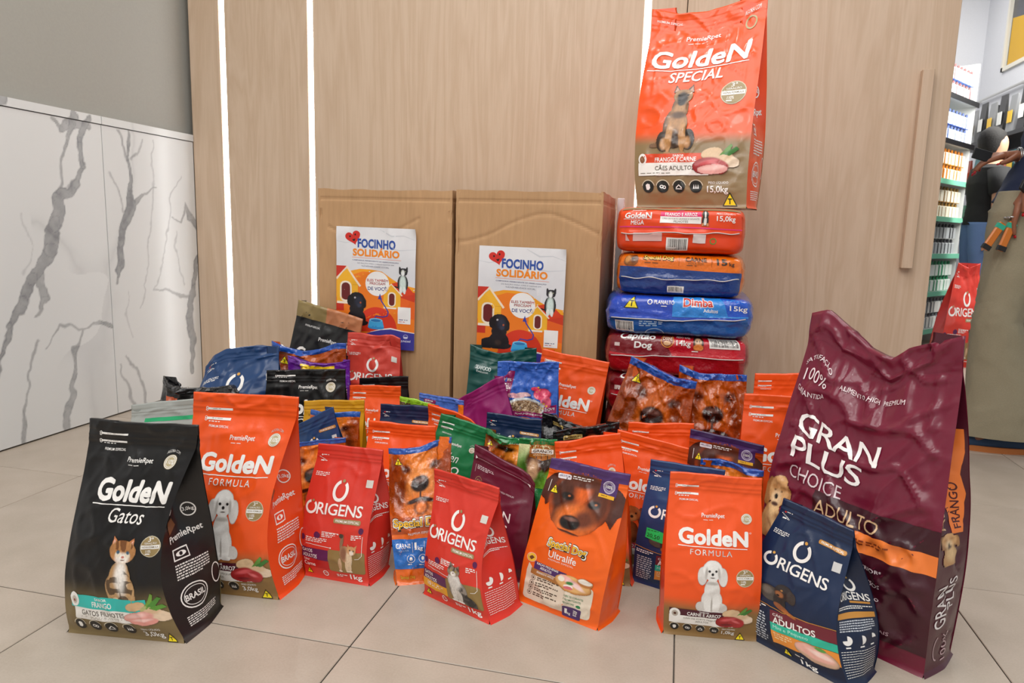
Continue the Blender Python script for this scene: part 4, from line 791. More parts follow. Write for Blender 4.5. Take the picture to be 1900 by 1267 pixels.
# ------------------------------------------------------------------ big sacks lying in the stack: rounded block with print on the end that faces the room
def sack(name, label, x0, x1, z0, z1, y0, y1, cols, art, mat, seed=1, group=None, wr=1.0, seam=None, ear=.02, rotz=0.0):
    n = 9.0; c = np.array([(x0 + x1) / 2, (y0 + y1) / 2, (z0 + z1) / 2]); h = np.array([(x1 - x0) / 2, (y1 - y0) / 2, (z1 - z0) / 2 + .0005])
    VV = []; FF = []; CC = []; off = 0; front = None
    body, end_lo, side = AR(cols[0]), AR(cols[1]), AR(cols[2])
    for ax, sg, nu, nv in ((1, -1, 44, 22), (1, 1, 16, 10), (0, 1, 30, 18), (0, -1, 30, 18), (2, 1, 36, 30), (2, -1, 30, 20)):
        a = np.linspace(-1, 1, nu); b = np.linspace(-1, 1, nv); Bv, Av = np.meshgrid(b, a, indexing='ij')
        one = np.full_like(Av, sg)
        P = {1: (Av, one, Bv), 0: (one, Av, Bv), 2: (Av, Bv, one)}[ax]; P = np.stack(P, -1).astype(float)
        r = (np.abs(P) ** n).sum(-1) ** (-1 / n)
        r2 = (np.abs(P[..., 0]) ** n + np.abs(P[..., 2]) ** n) ** (-1 / n)
        Q = P * r[..., None]
        # ends squarer, pulled in at the side folds
        X = Q * h
        X[..., 0] += np.sign(Q[..., 0]) * ear * np.abs(Q[..., 0]) ** 3 * (1 - np.abs(Q[..., 2]) ** 2) * np.clip(Q[..., 1] + 1, .25, 1)
        W3 = X + c
        w = (fb(W3[..., 0] * 14 + W3[..., 1] * 9, W3[..., 2] * 16 + W3[..., 1] * 11, seed, 3) - .5) * .012 * wr + ridge(W3[..., 0] * 16 + W3[..., 2] * 9, W3[..., 2] * 30 + W3[..., 1] * 12, seed + 3, 6) * .005 * wr
        up_ = np.abs(unit3(P))[..., 2]; w = w * np.clip(1.25 - up_ * 1.2, .12, 1)
        X = X + unit3(Q) * w[..., None]
        X[..., 2] += -.002 * np.cos(Q[..., 0] * 2.6 + seed) * (1 - np.abs(Q[..., 2])) * wr
        if ax == 1 and sg == -1:
            if seam is not None: X[..., 1] -= .004 * np.exp(-((Bv - seam - .06 * Av) / .07) ** 2)
        W3 = X
        col = np.tile(body, Av.shape + (1,))
        if ax == 1 and sg == -1: col = np.where((Bv < (seam or -2) + .06 * Av)[..., None], end_lo, body)
        if ax == 0: col = np.tile(side, Av.shape + (1,))
        fl = (ax == 1 and sg == 1) or (ax == 0 and sg == -1) or (ax == 2 and sg == -1)
        VV.append(W3.reshape(-1, 3)); CC.append(col.reshape(-1, 3)); FF.append(gridf(nv, nu, off, fl)); off += nu * nv
        if ax == 1 and sg == -1: front = Surf(W3 + c, (a + 1) / 2, (b + 1) / 2)
    org = np.array([c[0], c[1], z0]); root = thing(name, label, 'pet food sack', tuple(org), group)
    me = mesh_np('sack_body', np.concatenate(VV) + c - org, FF, np.concatenate(CC)); link_mesh('sack_body', me, root, mat)
    if art: print_obj('end_print', front, art, (x1 - x0), (z1 - z0), .008, mat, root, org, lift=.0012, step=.0003)
    if seam is not None:
        xs = np.linspace(.03, .97, 60); tz = (seam + .06 * (2 * xs - 1) + 1) / 2 + (vn(xs * 9, xs * 0, seed) - .5) * .05
        p, nn = front.ev(xs, tz); mb = MB(); mb.tube([tuple(q) for q in (p + nn * .0012 - org)], .0016, 6); mb.build('fold_seam', M_SEAM, root, True)
    root.rotation_euler.z = rotz
    return root
def unit3(Q): return Q / (np.linalg.norm(Q, axis=-1, keepdims=True) + 1e-9)
M_SEAM = plain('translucent_seam_film', 'CFC8C4', .3)

# ------------------------------------------------------------------ the setting
def tile_mat():
    m, nt, bs = newmat('porcelain_floor_tile')
    tc = N(nt, 'ShaderNodeTexCoord'); oi = N(nt, 'ShaderNodeObjectInfo')
    n1 = N(nt, 'ShaderNodeTexNoise', Scale=9.0, Detail=6.0); n2 = N(nt, 'ShaderNodeTexNoise', Scale=240.0, Detail=2.0)
    nt.links.new(tc.outputs['Object'], n1.inputs['Vector']); nt.links.new(tc.outputs['Object'], n2.inputs['Vector'])
    r = N(nt, 'ShaderNodeValToRGB'); r.color_ramp.elements[0].color = (*hx('A39789'), 1); r.color_ramp.elements[1].color = (*hx('B0A497'), 1)
    r.color_ramp.elements[0].position = .35; r.color_ramp.elements[1].position = .65
    a = N(nt, 'ShaderNodeMath', operation='MULTIPLY_ADD'); a.inputs[1].default_value = .35; nt.links.new(n2.outputs[0], a.inputs[0])
    b = N(nt, 'ShaderNodeMath', operation='MULTIPLY'); b.inputs[1].default_value = .65; nt.links.new(n1.outputs[0], b.inputs[0]); nt.links.new(b.outputs[0], a.inputs[2])
    nt.links.new(a.outputs[0], r.inputs[0]); h = N(nt, 'ShaderNodeHueSaturation'); nt.links.new(r.outputs[0], h.inputs['Color'])
    v = N(nt, 'ShaderNodeMapRange'); v.inputs[3].default_value = .97; v.inputs[4].default_value = 1.03; nt.links.new(oi.outputs['Random'], v.inputs[0]); nt.links.new(v.outputs[0], h.inputs['Value'])
    nt.links.new(h.outputs[0], bs.inputs['Base Color']); bs.inputs['Roughness'].default_value = .34; bs.inputs['Specular IOR Level'].default_value = .4
    return m
def wood_mat():
    m, nt, bs = newmat('light_oak_laminate')
    tc = N(nt, 'ShaderNodeTexCoord'); oi = N(nt, 'ShaderNodeObjectInfo')
    add = N(nt, 'ShaderNodeVectorMath', operation='ADD'); cmb = N(nt, 'ShaderNodeCombineXYZ'); mu = N(nt, 'ShaderNodeMath', operation='MULTIPLY'); mu.inputs[1].default_value = 31.0
    nt.links.new(oi.outputs['Random'], mu.inputs[0]); nt.links.new(mu.outputs[0], cmb.inputs[0]); nt.links.new(mu.outputs[0], cmb.inputs[2])
    nt.links.new(tc.outputs['Object'], add.inputs[0]); nt.links.new(cmb.outputs[0], add.inputs[1])
    mp = N(nt, 'ShaderNodeMapping'); mp.inputs['Scale'].default_value = (1, 1, .07); nt.links.new(add.outputs[0], mp.inputs[0])
    n1 = N(nt, 'ShaderNodeTexNoise', Scale=7.0, Detail=5.0, Roughness=.55, Distortion=.6); n2 = N(nt, 'ShaderNodeTexNoise', Scale=150.0, Detail=3.0)
    mp2 = N(nt, 'ShaderNodeMapping'); mp2.inputs['Scale'].default_value = (1, 1, .02); nt.links.new(add.outputs[0], mp2.inputs[0])
    nt.links.new(mp.outputs[0], n1.inputs['Vector']); nt.links.new(mp2.outputs[0], n2.inputs['Vector'])
    wv = N(nt, 'ShaderNodeMath', operation='PINGPONG'); ml = N(nt, 'ShaderNodeMath', operation='MULTIPLY'); ml.inputs[1].default_value = 9.0
    nt.links.new(n1.outputs[0], ml.inputs[0]); nt.links.new(ml.outputs[0], wv.inputs[0]); wv.inputs[1].default_value = .5
    r = N(nt, 'ShaderNodeValToRGB'); E = r.color_ramp.elements; E[0].position = .0; E[0].color = (*hx('BFA58B'), 1); E[1].position = 1; E[1].color = (*hx('D0B9A2'), 1)
    s = N(nt, 'ShaderNodeMath', operation='MULTIPLY_ADD'); s.inputs[1].default_value = 1.1; s2 = N(nt, 'ShaderNodeMath', operation='MULTIPLY'); s2.inputs[1].default_value = .55
    nt.links.new(n2.outputs[0], s2.inputs[0]); nt.links.new(wv.outputs[0], s.inputs[0]); nt.links.new(s2.outputs[0], s.inputs[2]); nt.links.new(s.outputs[0], r.inputs[0])
    nt.links.new(r.outputs[0], bs.inputs['Base Color']); bs.inputs['Roughness'].default_value = .42; bs.inputs['Specular IOR Level'].default_value = .35
    b = N(nt, 'ShaderNodeBump', Strength=.12, Distance=.001); nt.links.new(n2.outputs[0], b.inputs['Height']); nt.links.new(b.outputs[0], bs.inputs['Normal'])
    return m
M_TILE = tile_mat(); M_WOOD = wood_mat()
M_GROUT = plain('dark_grout', '4A443E', .9, var=.1)
M_GREY = plain('painted_grey_wall', 'A3A29B', .8, bump=.08, scale=120, var=.02)
M_WHITE = plain('white_painted_wall', 'D2D3D8', .8, bump=.05, scale=90, var=.02)
M_CEIL = plain('white_ceiling', 'D8D8D6', .9, var=.01)
M_DARK = plain('dark_recess', '2A2622', .8)
M_LED, nt_, bs_ = newmat('led_strip_diffuser'); bs_.inputs['Emission Color'].default_value = (1, 1, 1, 1); bs_.inputs['Emission Strength'].default_value = 9.0; bs_.inputs['Base Color'].default_value = (.9, .9, .9, 1)
M_ALU = plain('aluminium_channel', 'C9C9C7', .35, .6)
M_CARD = None
def card_mat():
    m, nt, bs = newmat('corrugated_cardboard')
    tc = N(nt, 'ShaderNodeTexCoord'); mp = N(nt, 'ShaderNodeMapping'); mp.inputs['Scale'].default_value = (1, 1, .12)
    nt.links.new(tc.outputs['Object'], mp.inputs[0]); n = N(nt, 'ShaderNodeTexNoise', Scale=110.0, Detail=3.0); nt.links.new(mp.outputs[0], n.inputs['Vector'])
    n2 = N(nt, 'ShaderNodeTexNoise', Scale=3.0, Detail=4.0); nt.links.new(tc.outputs['Object'], n2.inputs['Vector'])
    r = N(nt, 'ShaderNodeValToRGB'); r.color_ramp.elements[0].color = (*hx('AD8860'), 1); r.color_ramp.elements[1].color = (*hx('C49C72'), 1); r.color_ramp.elements[0].position = .3; r.color_ramp.elements[1].position = .7
    a = N(nt, 'ShaderNodeMath', operation='MULTIPLY_ADD'); a.inputs[1].default_value = .4; b_ = N(nt, 'ShaderNodeMath', operation='MULTIPLY'); b_.inputs[1].default_value = .6
    nt.links.new(n.outputs[0], a.inputs[0]); nt.links.new(n2.outputs[0], b_.inputs[0]); nt.links.new(b_.outputs[0], a.inputs[2]); nt.links.new(a.outputs[0], r.inputs[0]); nt.links.new(r.outputs[0], bs.inputs['Base Color'])
    bs.inputs['Roughness'].default_value = .75; b = N(nt, 'ShaderNodeBump', Strength=.15, Distance=.001); nt.links.new(n.outputs[0], b.inputs['Height']); nt.links.new(b.outputs[0], bs.inputs['Normal'])
    return m
M_CARD = card_mat()

# floor: grout bed with single tiles
mb = MB(); mb.box(-2.42, -2.2, -.06, 4.2, 8.1, -.0035); floor = struct(mb.build('floor', M_GROUT))
tm = MB(); tm.box(-.2988, -.2988, -.003, .2988, .2988, 0, .0012); tile_me = None
for i in range(-3, 8):
    for j in range(-6, 12):
        x = -.5643 + .6 * i + .3; y = 1.1393 + .6 * j + .3
        if x < -2.4 or x > 3.9: continue
        if tile_me is None:
            o = tm.build('tile', M_TILE, floor); tile_me = o.data
        else: o = bpy.data.objects.new('tile', tile_me); COL.objects.link(o); o.parent = floor
        o.location = (x, y, 0)
# walls
mb = MB(); mb.box(-2.46, -2.2, 0, -2.222, 3.1, 3.5); struct(mb.build('wall_left', M_GREY))
mb = MB(); mb.box(-2.40, 3.0, 0, .88, 3.10, 3.5); wall_back = struct(mb.build('wall_back', M_WHITE))
mb = MB(); mb.box(-2.5, -2.28, 0, 4.2, -2.2, 3.5); struct(mb.build('wall_front', M_WHITE))
mb = MB(); mb.box(-2.5, -2.2, 3.5, 4.2, 8.1, 3.56); struct(mb.build('ceiling', M_CEIL))
mb = MB(); mb.box(-.6, 8.0, 0, 2.72, 8.06, 3.5); struct(mb.build('wall_far', M_WHITE))
# right wall of the far room with its two interior windows
mb = MB(); X0, X1 = 2.715, 2.79
wy0, wy1, wz0, wz1 = 4.6, 7.50, 2.31, 3.2
vy0, vy1, vz0, vz1 = 4.6, 7.50, 1.2, 1.97
mb.box(X0, 3.4, 0, X1, 8.0, vz0); mb.box(X0, 3.4, vz1, X1, 8.0, wz0); mb.box(X0, 3.4, wz1, X1, 8.0, 3.5)
for a, b in ((3.4, wy0), (wy1, 8.0)): mb.box(X0, a, wz0, X1, b, wz1); mb.box(X0, a, vz0, X1, b, vz1)
struct(mb.build('wall_right', M_WHITE))
M_FRAME = plain('white_window_frame', 'D8D4C8', .5); M_PANE = plain('dark_window_pane', '46464C', .2); M_YEL = plain('yellow_panel', 'C89A12', .5)
def wall_window(nm, y0, y1, z0, z1, yellow):
    w = MB(); t = .035
    for a in ((y0, z0, y1, z0 + t), (y0, z1 - t, y1, z1), (y0, z0, y0 + t, z1), (y1 - t, z0, y1, z1), ((y0 + y1) / 2 - t / 2, z0, (y0 + y1) / 2 + t / 2, z1)): w.box(X0 - .02, a[0], a[1], X0 + .03, a[2], a[3])
    o = struct(w.build(nm, M_FRAME)); p = MB(); p.box(X0 + .01, y0 + t, z0 + t, X0 + .016, y1 - t, z1 - t); p.build('pane', M_PANE, o)
    if yellow:
        p = MB(); pts = [(X0 + .006, y0 + .03, z0 + t)] + [(X0 + .006, y0 + .03 + (y1 - y0 - .09) * k / 14, z0 + .40 + .07 * math.sin(k * .5)) for k in range(15)] + [(X0 + .006, y1 - .06, z0 + t)]
        p.poly(pts); p.poly([(q[0] + .003, q[1], q[2]) for q in pts][::-1]); p.build('yellow_sign', M_YEL, o)
wall_window('window_1', wy0, wy1, wz0, wz1, True); wall_window('window_2', vy0, vy1, vz0, vz1, False)
mb = MB(); mb.tube([(X0 - .03, 4.2, 2.125), (X0 - .03, 7.98, 2.125)], .012, 8)
for y in (4.6, 5.8, 7.0, 7.9): mb.box(X0 - .035, y - .01, 2.115, X0 + .001, y + .01, 2.135)
tag(mb.build('curtain_rod', M_ALU), 'thin grey rail running along the white wall below the high window', 'rail')

# oak wall panels between light channels, sliding door with wooden bar handle
YW = 2.90
def panel(nm, x0, x1, y0=YW, z1=3.4, y1=2.99): m_ = MB(); m_.box(x0, y0, .004, x1, y1, z1, .0015); return m_.build(nm, M_WOOD)
for a, b in ((-2.190, -2.037), (-2.010, -1.609), (-1.584, -.192), (-.166, -.034)):
    o = panel('oak_panel', a, b); o.parent = wall_back
for i, (a, b) in enumerate(((-2.037, -2.010), (-1.609, -1.584), (-.192, -.166))):
    m_ = MB(); m_.box(a, 2.975, 0.004, b, 2.99, 3.4); m_.box(a, YW + .006, .004, a + .0015, 2.975, 3.4); m_.box(b - .0015, YW + .006, .004, b, 2.975, 3.4)
    r = m_.build('light_channel', M_ALU); tag(r, ('vertical white light strip nearest the marble counter', 'vertical white light strip just left of the cardboard boxes', 'vertical white light strip behind the tall sack stack')[i], 'light strip')
    m_ = MB(); m_.box(a + .002, YW + .004, .004, b - .002, YW + .012, 3.4); m_.build('diffuser', M_LED, r)
door = struct(panel('door_1', -.031, .897, YW + .0)); 
m_ = MB(); m_.box(.790, YW - .032, .690, .828, YW, 1.388, .002); m_.build('door_handle', M_WOOD, door)

# marble clad counter
M_MARB, ntm, bsm = newmat('veined_marble_panel')
a_ = N(ntm, 'ShaderNodeAttribute', attribute_name='Col'); ntm.links.new(a_.outputs['Color'], bsm.inputs['Base Color']); bsm.inputs['Roughness'].default_value = .28
XM = -2.19
VEINS = [  # (list of (y, z), width m, darkness)
 ([(2.30,1.16),(2.26,1.07),(2.27,.97),(2.22,.90),(2.14,.86),(2.13,.76),(2.10,.66),(2.02,.58),(1.98,.50),(1.92,.42),(1.90,.34),(1.86,.24)], [.030,.018,.016,.030,.050,.052,.050,.044,.036,.022,.014,.008], .62),
 ([(2.24,1.15),(2.20,1.06),(2.17,.98),(2.17,.90),(2.15,.86)], [.03,.014,.010,.012,.02], .55),
 ([(2.30,1.12),(2.22,1.13),(2.18,1.10),(2.15,1.14)], [.03,.03,.02,.01], .5),
 ([(2.05,.60),(2.06,.50),(2.02,.44)], [.03,.022,.006], .5),
 ([(1.95,1.16),(1.90,1.10),(1.84,1.05)], [.05,.05,.04], .5),
 ([(2.05,.32),(2.12,.39),(2.20,.38),(2.28,.38),(2.36,.37)], [.004,.006,.008,.006,.02], .5),
 ([(2.22,.38),(2.17,.28),(2.17,.18),(2.13,.08),(2.12,.0)], [.006,.014,.02,.026,.03], .5),
 ([(2.02,.35),(1.98,.24),(1.95,.12),(1.94,.0)], [.006,.008,.012,.014], .5), ([(1.60,.9),(1.75,.6),(1.70,.3),(1.80,.05)], [.02,.03,.02,.03], .5),
 ([(2.51,1.14),(2.50,1.02),(2.50,.92),(2.50,.86),(2.47,.76),(2.44,.68),(2.42,.60),(2.41,.54)], [.010,.016,.026,.04,.034,.03,.022,.006], .62),
 ([(2.46,1.14),(2.49,1.02)], [.008,.012], .5), ([(2.58,1.10),(2.52,1.02)], [.005,.008], .4),
 ([(2.52,.86),(2.58,.89),(2.64,.92)], [.024,.010,.003], .5), ([(2.40,.96),(2.44,.86),(2.47,.80)], [.006,.006,.004], .4),
 ([(2.65,1.12),(2.63,1.0),(2.62,.86),(2.60,.7),(2.57,.56),(2.53,.42)], [.005,.006,.004,.004,.003,.003], .32),
 ([(2.80,.98),(2.74,.90),(2.70,.74),(2.66,.6),(2.60,.48)], [.004,.005,.006,.004,.003], .35), ([(2.73,.80),(2.80,.78),(2.84,.86),(2.86,.80),(2.90,.76)], [.004,.006,.01,.03,.03], .55),
 ([(2.60,.48),(2.70,.49),(2.78,.46),(2.86,.45)], [.005,.007,.012,.01], .45), ([(2.90,.62),(2.86,.50),(2.83,.36),(2.84,.22),(2.82,.1)], [.02,.03,.04,.03,.02], .6),
 ([(2.76,.74),(2.76,.6),(2.80,.50)], [.004,.004,.004], .35), ([(2.44,.22),(2.50,.12),(2.52,.0)], [.005,.01,.014], .45), ([(2.40,.2),(2.42,.1),(2.46,.02)], [.004,.012,.01], .45), ([(2.0,.8),(2.03,.7),(1.99,.6)], [.003,.003,.003], .25), ([(2.46,.5),(2.44,.42),(2.47,.3)], [.003,.005,.003], .25)]
def marble_cols(Y, Z):
    wy = Y + (fb(Y * 14, Z * 14, 3, 4) - .5) * .05; wz = Z + (fb(Y * 14, Z * 14, 9, 4) - .5) * .05
    d = np.zeros(Y.shape)
    for pts, ws, dk in VEINS:
        for (p, q, w0, w1) in zip(pts[:-1], pts[1:], ws[:-1], ws[1:]):
            ax, ay = p; bx, by = q; vx, vy = bx - ax, by - ay; t = np.clip(((wy - ax) * vx + (wz - ay) * vy) / (vx * vx + vy * vy), 0, 1)
            ds = np.hypot(wy - ax - t * vx, wz - ay - t * vy); w = (w0 + (w1 - w0) * t) / 2
            k = np.clip((w + .0035 - ds) / .0045, 0, 1); edge = 1 + .35 * np.exp(-((ds - w) / .0025) ** 2) * (w > .006)
            d = np.maximum(d, k * dk * edge * (.8 + .5 * fb(Y * 40, Z * 40, 2, 3)))
    cl = fb(Y * 2.2, Z * 2.2, 6, 4); base = AR('DEE1E2') * (.97 + .05 * cl)[..., None]
    v2 = np.clip((ridge(wy * 2.3 + 4, wz * 1.7, 12, 30)) * .18 * (fb(Y * 3, Z * 3, 4, 2) > .55), 0, 1)
    d = np.clip(d + v2, 0, .85)[..., None]; return base * (1 - d) + AR('6B6F75') * d
counter = thing('marble_counter', 'tall white counter front clad in grey veined marble panels along the left side', 'counter', (XM, 1.0, 0))
og = np.array([XM, 1.0, 0])
def mpanel(nm, y0, y1, z0, z1, x=XM, th=.012):
    ny = int((y1 - y0) / .0045); nz = int((z1 - z0) / .0045) if z1 - z0 > .1 else 6
    Y, Z = np.meshgrid(np.linspace(y0, y1, ny), np.linspace(z0, z1, nz)); P = np.stack([np.full_like(Y, x), Y, Z], -1)
    V = P.reshape(-1, 3) - og; c = marble_cols(Y, Z).reshape(-1, 3); F = [gridf(nz, ny)]
    n = len(V); B = np.array([(x, y0, z0), (x, y1, z0), (x, y1, z1), (x, y0, z1), (x - th, y0, z0), (x - th, y1, z0), (x - th, y1, z1), (x - th, y0, z1)]) - og
    V = np.concatenate([V, B]); c = np.concatenate([c, np.tile(AR('C9CCCD'), (8, 1))])
    F.append(np.array([(0, 4, 5, 1), (1, 5, 6, 2), (2, 6, 7, 3), (3, 7, 4, 0), (4, 7, 6, 5)]) + n)
    me = mesh_np(nm, V, F, c, False); return link_mesh(nm, me, counter, M_MARB)
mpanel('marble_panel', 2.369, 2.897, .006, 1.142); mpanel('marble_panel', 1.50, 2.366, .006, 1.142); mpanel('marble_panel', .64, 1.497, .006, 1.142); mpanel('marble_panel', -.22, .637, .006, 1.142)
mpanel('counter_edge', 2.369, 2.897, 1.145, 1.174, XM + .004, .028); mpanel('counter_edge', -.22, 2.366, 1.145, 1.174, XM + .004, .028)

# cardboard boxes with posters
def carton(x0, x1, y0, y1, H, label, seed, bulge=.004):
    root = thing('cardboard_box', label, 'box', ((x0 + x1) / 2, (y0 + y1) / 2, 0), 'tall cardboard boxes'); cx, cy = (x0 + x1) / 2, (y0 + y1) / 2
    rs = random.Random(seed)
    def face(nm, a, b, nrm, w, h0, h1, nu=90, nv=160):
        # a->b horizontal run on the floor plan; dents, vertical crush lines and a folded rim
        U, V = np.meshgrid(np.linspace(0, 1, nu), np.linspace(0, 1, nv)); P = np.zeros(U.shape + (3,))
        P[..., 0] = a[0] + (b[0] - a[0]) * U - cx; P[..., 1] = a[1] + (b[1] - a[1]) * U - cy; P[..., 2] = h0 + (h1 - h0) * V
        d = bulge * np.sin(np.pi * U) * np.sin(np.pi * np.clip(V, 0, 1)) + (fb(U * 3, V * 5, seed, 3) - .5) * .004
        for k in range(3): d = d - .0016 * np.exp(-((U - (.25 + .22 * k)) / .008) ** 2)
        d = d - .0018 * np.exp(-((V - (.86 + .05 * np.sin(U * 5 + seed) + .02 * fb(U * 4, V * 0, seed, 2))) / .008) ** 2) * (fb(U * 4, V * 0, seed + 1, 2) > .42)
        d = d - .002 * np.exp(-((V - .965) / .006) ** 2) - .003 * np.clip((.03 - np.minimum(U, 1 - U)) / .01, 0, 1) * np.clip((fb(V * 22, U * 0, seed + 4, 2) - .5) * 8, 0, 1) * (V > .75)
        P = P + np.array(nrm)[None, None] * d[..., None]; P[..., 2] += (V > .98) * (fb(U * 8, V * 0, seed + 2, 2) - .5) * .008
        n = len(P.reshape(-1, 3)); Q = P - np.array(nrm)[None, None] * .006
        edge = []
        ids = np.arange(n).reshape(nv, nu)
        for seq in (ids[0], ids[:, -1], ids[-1][::-1], ids[:, 0][::-1]): edge.append(np.stack([seq[:-1], seq[:-1] + n, seq[1:] + n, seq[1:]], 1))
        me = mesh_np(nm, np.concatenate([P.reshape(-1, 3), Q.reshape(-1, 3)]), [gridf(nv, nu), gridf(nv, nu, n, True)] + edge, None, False)
        return link_mesh(nm, me, root, M_CARD)
    face('box_panel', (x0, y0), (x1, y0), (0, -1, 0), 1, .002, H); face('box_panel', (x1, y0 + .0), (x1, y1), (1, 0, 0), 1, .002, H); face('box_panel', (x0, y1), (x0, y0), (-1, 0, 0), 1, .002, H, 20, 30); face('box_panel', (x1, y1), (x0, y1), (0, 1, 0), 1, .002, H, 20, 30)
    for ya, yb, zz in ((y0 + .01, (y0 + y1) / 2 - .002, H - .012), ((y0 + y1) / 2 + .002, y1 - .01, H - .012)):
        f = MB(); f.box(x0 + .01 - cx, ya - cy, zz - .004, x1 - .01 - cx, yb - cy, zz + .001, .001); f.build('top_flap', M_CARD, root)
    return root
carton(-1.215, -.735, 2.245, 2.80, .909, 'left tall brown cardboard box with its poster hung high', 3)
carton(-.722, -.243, 2.245, 2.80, .911, 'right tall brown cardboard box with its poster hung lower, beside the sack stack', 11)
mb = MB(); mb.box(-.2365, 2.66, 0, -.212, 2.685, .915, .002); tag(mb.build('white_strip', plain('plain_white_strip', 'E8E8E8', .5)), 'narrow upright white strip between the right cardboard box and the sack stack', 'board')  # thin upright white strip between the right box and the sacks

def art_poster():
    a = Art(151)
    a.photo(0, 0, 100, 151, [('g', 'E6E6E8', 'DADCE0', 0, 40)], 4, .03, 1)
    a.line([(55, 2), (70, 10), (85, 9), (100, 14)], [.5, 2, 1, .5], 'CFD2D6', 2); a.line([(62, 24), (80, 27), (100, 25)], [.4, 1.4, .4], 'D0D3D8', 2); a.line([(0, 18), (12, 20), (24, 18)], [.5, 1, .3], 'D0D3D8', 2)
    # hills
    a.poly([(0, 60), (14, 56), (30, 52), (44, 52), (58, 54), (70, 62), (82, 69), (100, 72), (100, 138), (0, 138)], 'F0A01E', 2)
    a.poly([(8, 70), (20, 60), (34, 55), (50, 56), (62, 62), (74, 76), (100, 92), (100, 138), (0, 138), (0, 90)], 'EE7C1A', 3)
    a.poly([(70, 70), (100, 78), (100, 104), (74, 98)], 'CE3A1C', 4); a.poly([(78, 84), (100, 90), (100, 112), (80, 108)], 'E8641C', 5); a.poly([(68, 69), (78, 66), (92, 72), (100, 80), (84, 84)], 'D8401C', 6)
    a.ell(52, 128, 26, 29, 'D8361A', 4, 24, 180, 360); a.poly([(26, 127), (78, 127), (80, 131), (24, 131)], 'D8361A', 4)
    a.poly([(0, 49), (13, 49), (4, 62), (0, 63)], 'C8301E', 4); a.rect(0, 97, 10, 106, 'C8301E', 4)
    # dog houses
    a.poly([(1, 64), (14, 52), (28, 72), (28, 96), (1, 96)], 'F2B42A', 5); a.rrect(5, 68, 20, 94, 6, 'F3E6D2', 6); a.rrect(7, 70, 18, 92, 5, '6A1E1E', 7); a.line([(0, 66), (13.5, 50), (31, 74)], 2.6, 'F3E0C8', 8); a.rect(1, 94, 20, 97, 'F3E6D2', 8)
    for y in (72, 80, 88): a.rect(21, y, 28, y + .5, 'D8941E', 6)
    a.poly([(61, 76), (70, 68), (82, 80), (82, 99), (60, 99)], 'F2B42A', 7); a.rrect(66, 79, 76, 97, 4, 'F3E6D2', 8); a.rrect(67.5, 80.5, 74.5, 96, 3.4, '6A1E1E', 9); a.line([(60, 80), (70, 69), (84, 83)], 1.6, 'F3E0C8', 10); a.rect(61, 98, 77, 100, 'F3E6D2', 8)
    # heart with a face
    P = []
    for k in range(40):
        t = 2 * math.pi * k / 40; x = 16 * math.sin(t) ** 3; y = -(13 * math.cos(t) - 5 * math.cos(2 * t) - 2 * math.cos(3 * t) - math.cos(4 * t)); r = math.radians(-16)
        P.append((21.5 + .6 * (x * math.cos(r) - y * math.sin(r)), 13 + .6 * (x * math.sin(r) + y * math.cos(r))))
    a.poly(P, 'D02A20', 3); a.ell(17.5, 12, 1.1, 1.3, '2A1010', 4, 10); a.ell(24, 9.5, 1.1, 1.3, '2A1010', 4, 10); a.poly([(20, 15.5), (24.4, 14.6), (23, 17.8), (21.5, 17.6)], '2A1010', 4)
    a.text('FOCINHO', 27, 14, 75, 25.6, '2A4FA0', .08, 0, 1.04, 5, 1); a.text('SOLIDÁRIO', 21, 24.5, 80, 36, 'F08A1C', .08, 0, 1.04, 6, 1)
    a.rect(20, 37.5, 82, 37.9, 'E8641C', 3, 1.6)
    a.text('CAMPANHA PERMANENTE DE ARRECADAÇÃO', 20.5, 40, 79, 42, '2A2F6A', .03, 0, 1, 3, 1.6); a.text('DE RAÇÃO PARA CÃES E GATOS EM', 27, 43.7, 73, 45.7, '4A4F6A', .0, 0, 1, 3, 1); a.text('VULNERABILIDADE SOCIAL', 32, 47, 67, 49, '4A4F6A', .0, 0, 1, 3, 1)
    a.ell(52.5, 69.5, 15, 15.5, 'F2F1EF', 8, 28)
    a.text('ELES TAMBÉM', 39.5, 63, 66, 67, 'C8342A', .03, 0, 1, 9); a.text('PRECISAM', 43, 67.8, 62.5, 71, 'C8342A', .03, 0, 1, 9); a.text('DE VOCÊ!', 40.5, 72.5, 65.5, 78, '2A2F7A', .03, 0, 1, 9)
    a.line([(56, 86), (58, 91), (63, 98), (67, 104), (66, 109), (60, 111), (52, 110), (49, 114)], 1.4, '3A3FA0', 9); a.poly([(53.5, 88.5), (56, 81.5), (58.5, 89)], '3A3FA0', 9)
    a.poly([(43, 116), (59.5, 115), (61.5, 124), (41, 125)], '3FA8E0', 9); a.ell(51.5, 125, 10.3, 2.4, '2E8FD0', 9, 18); a.ell(51.3, 115.5, 8.3, 2.6, '7CCBEE', 10, 18); a.ell(51.3, 116, 6.6, 1.8, '2878B8', 11, 16)
    a.photo(6, 78, 44, 124, POSTDOG, .6, .2, 12, 4); a.photo(74, 46, 94, 81, POSTCAT, .5, .15, 9, 3)
    a.poly([(46, 131), (58, 127), (70, 125.5), (84, 127.5), (100, 129), (100, 151), (0, 151), (0, 140), (30, 136)], '3B3A96', 5)
    a.line([(44, 131), (58, 127), (70, 125), (84, 127.2), (100, 128.8)], [.3, 1.2, 1.8, 1.2, .8], 'F2EFEA', 6)
    a.rect(79, 97, 95, 118, 'F1F0EE', 9); a.micro(80.5, 112.5, 93.5, 114.2, 1, '2A2F6A', 10, 2); a.micro(80.5, 115, 93.5, 116.4, 1, 'C8342A', 10, 3)
    for r in (2.6,): a.ring(89, 134, 3, 2.8, .5, 'C9CBE8', 7, 14); a.rect(86.6, 134, 91.4, 136.5, 'C9CBE8', 7)
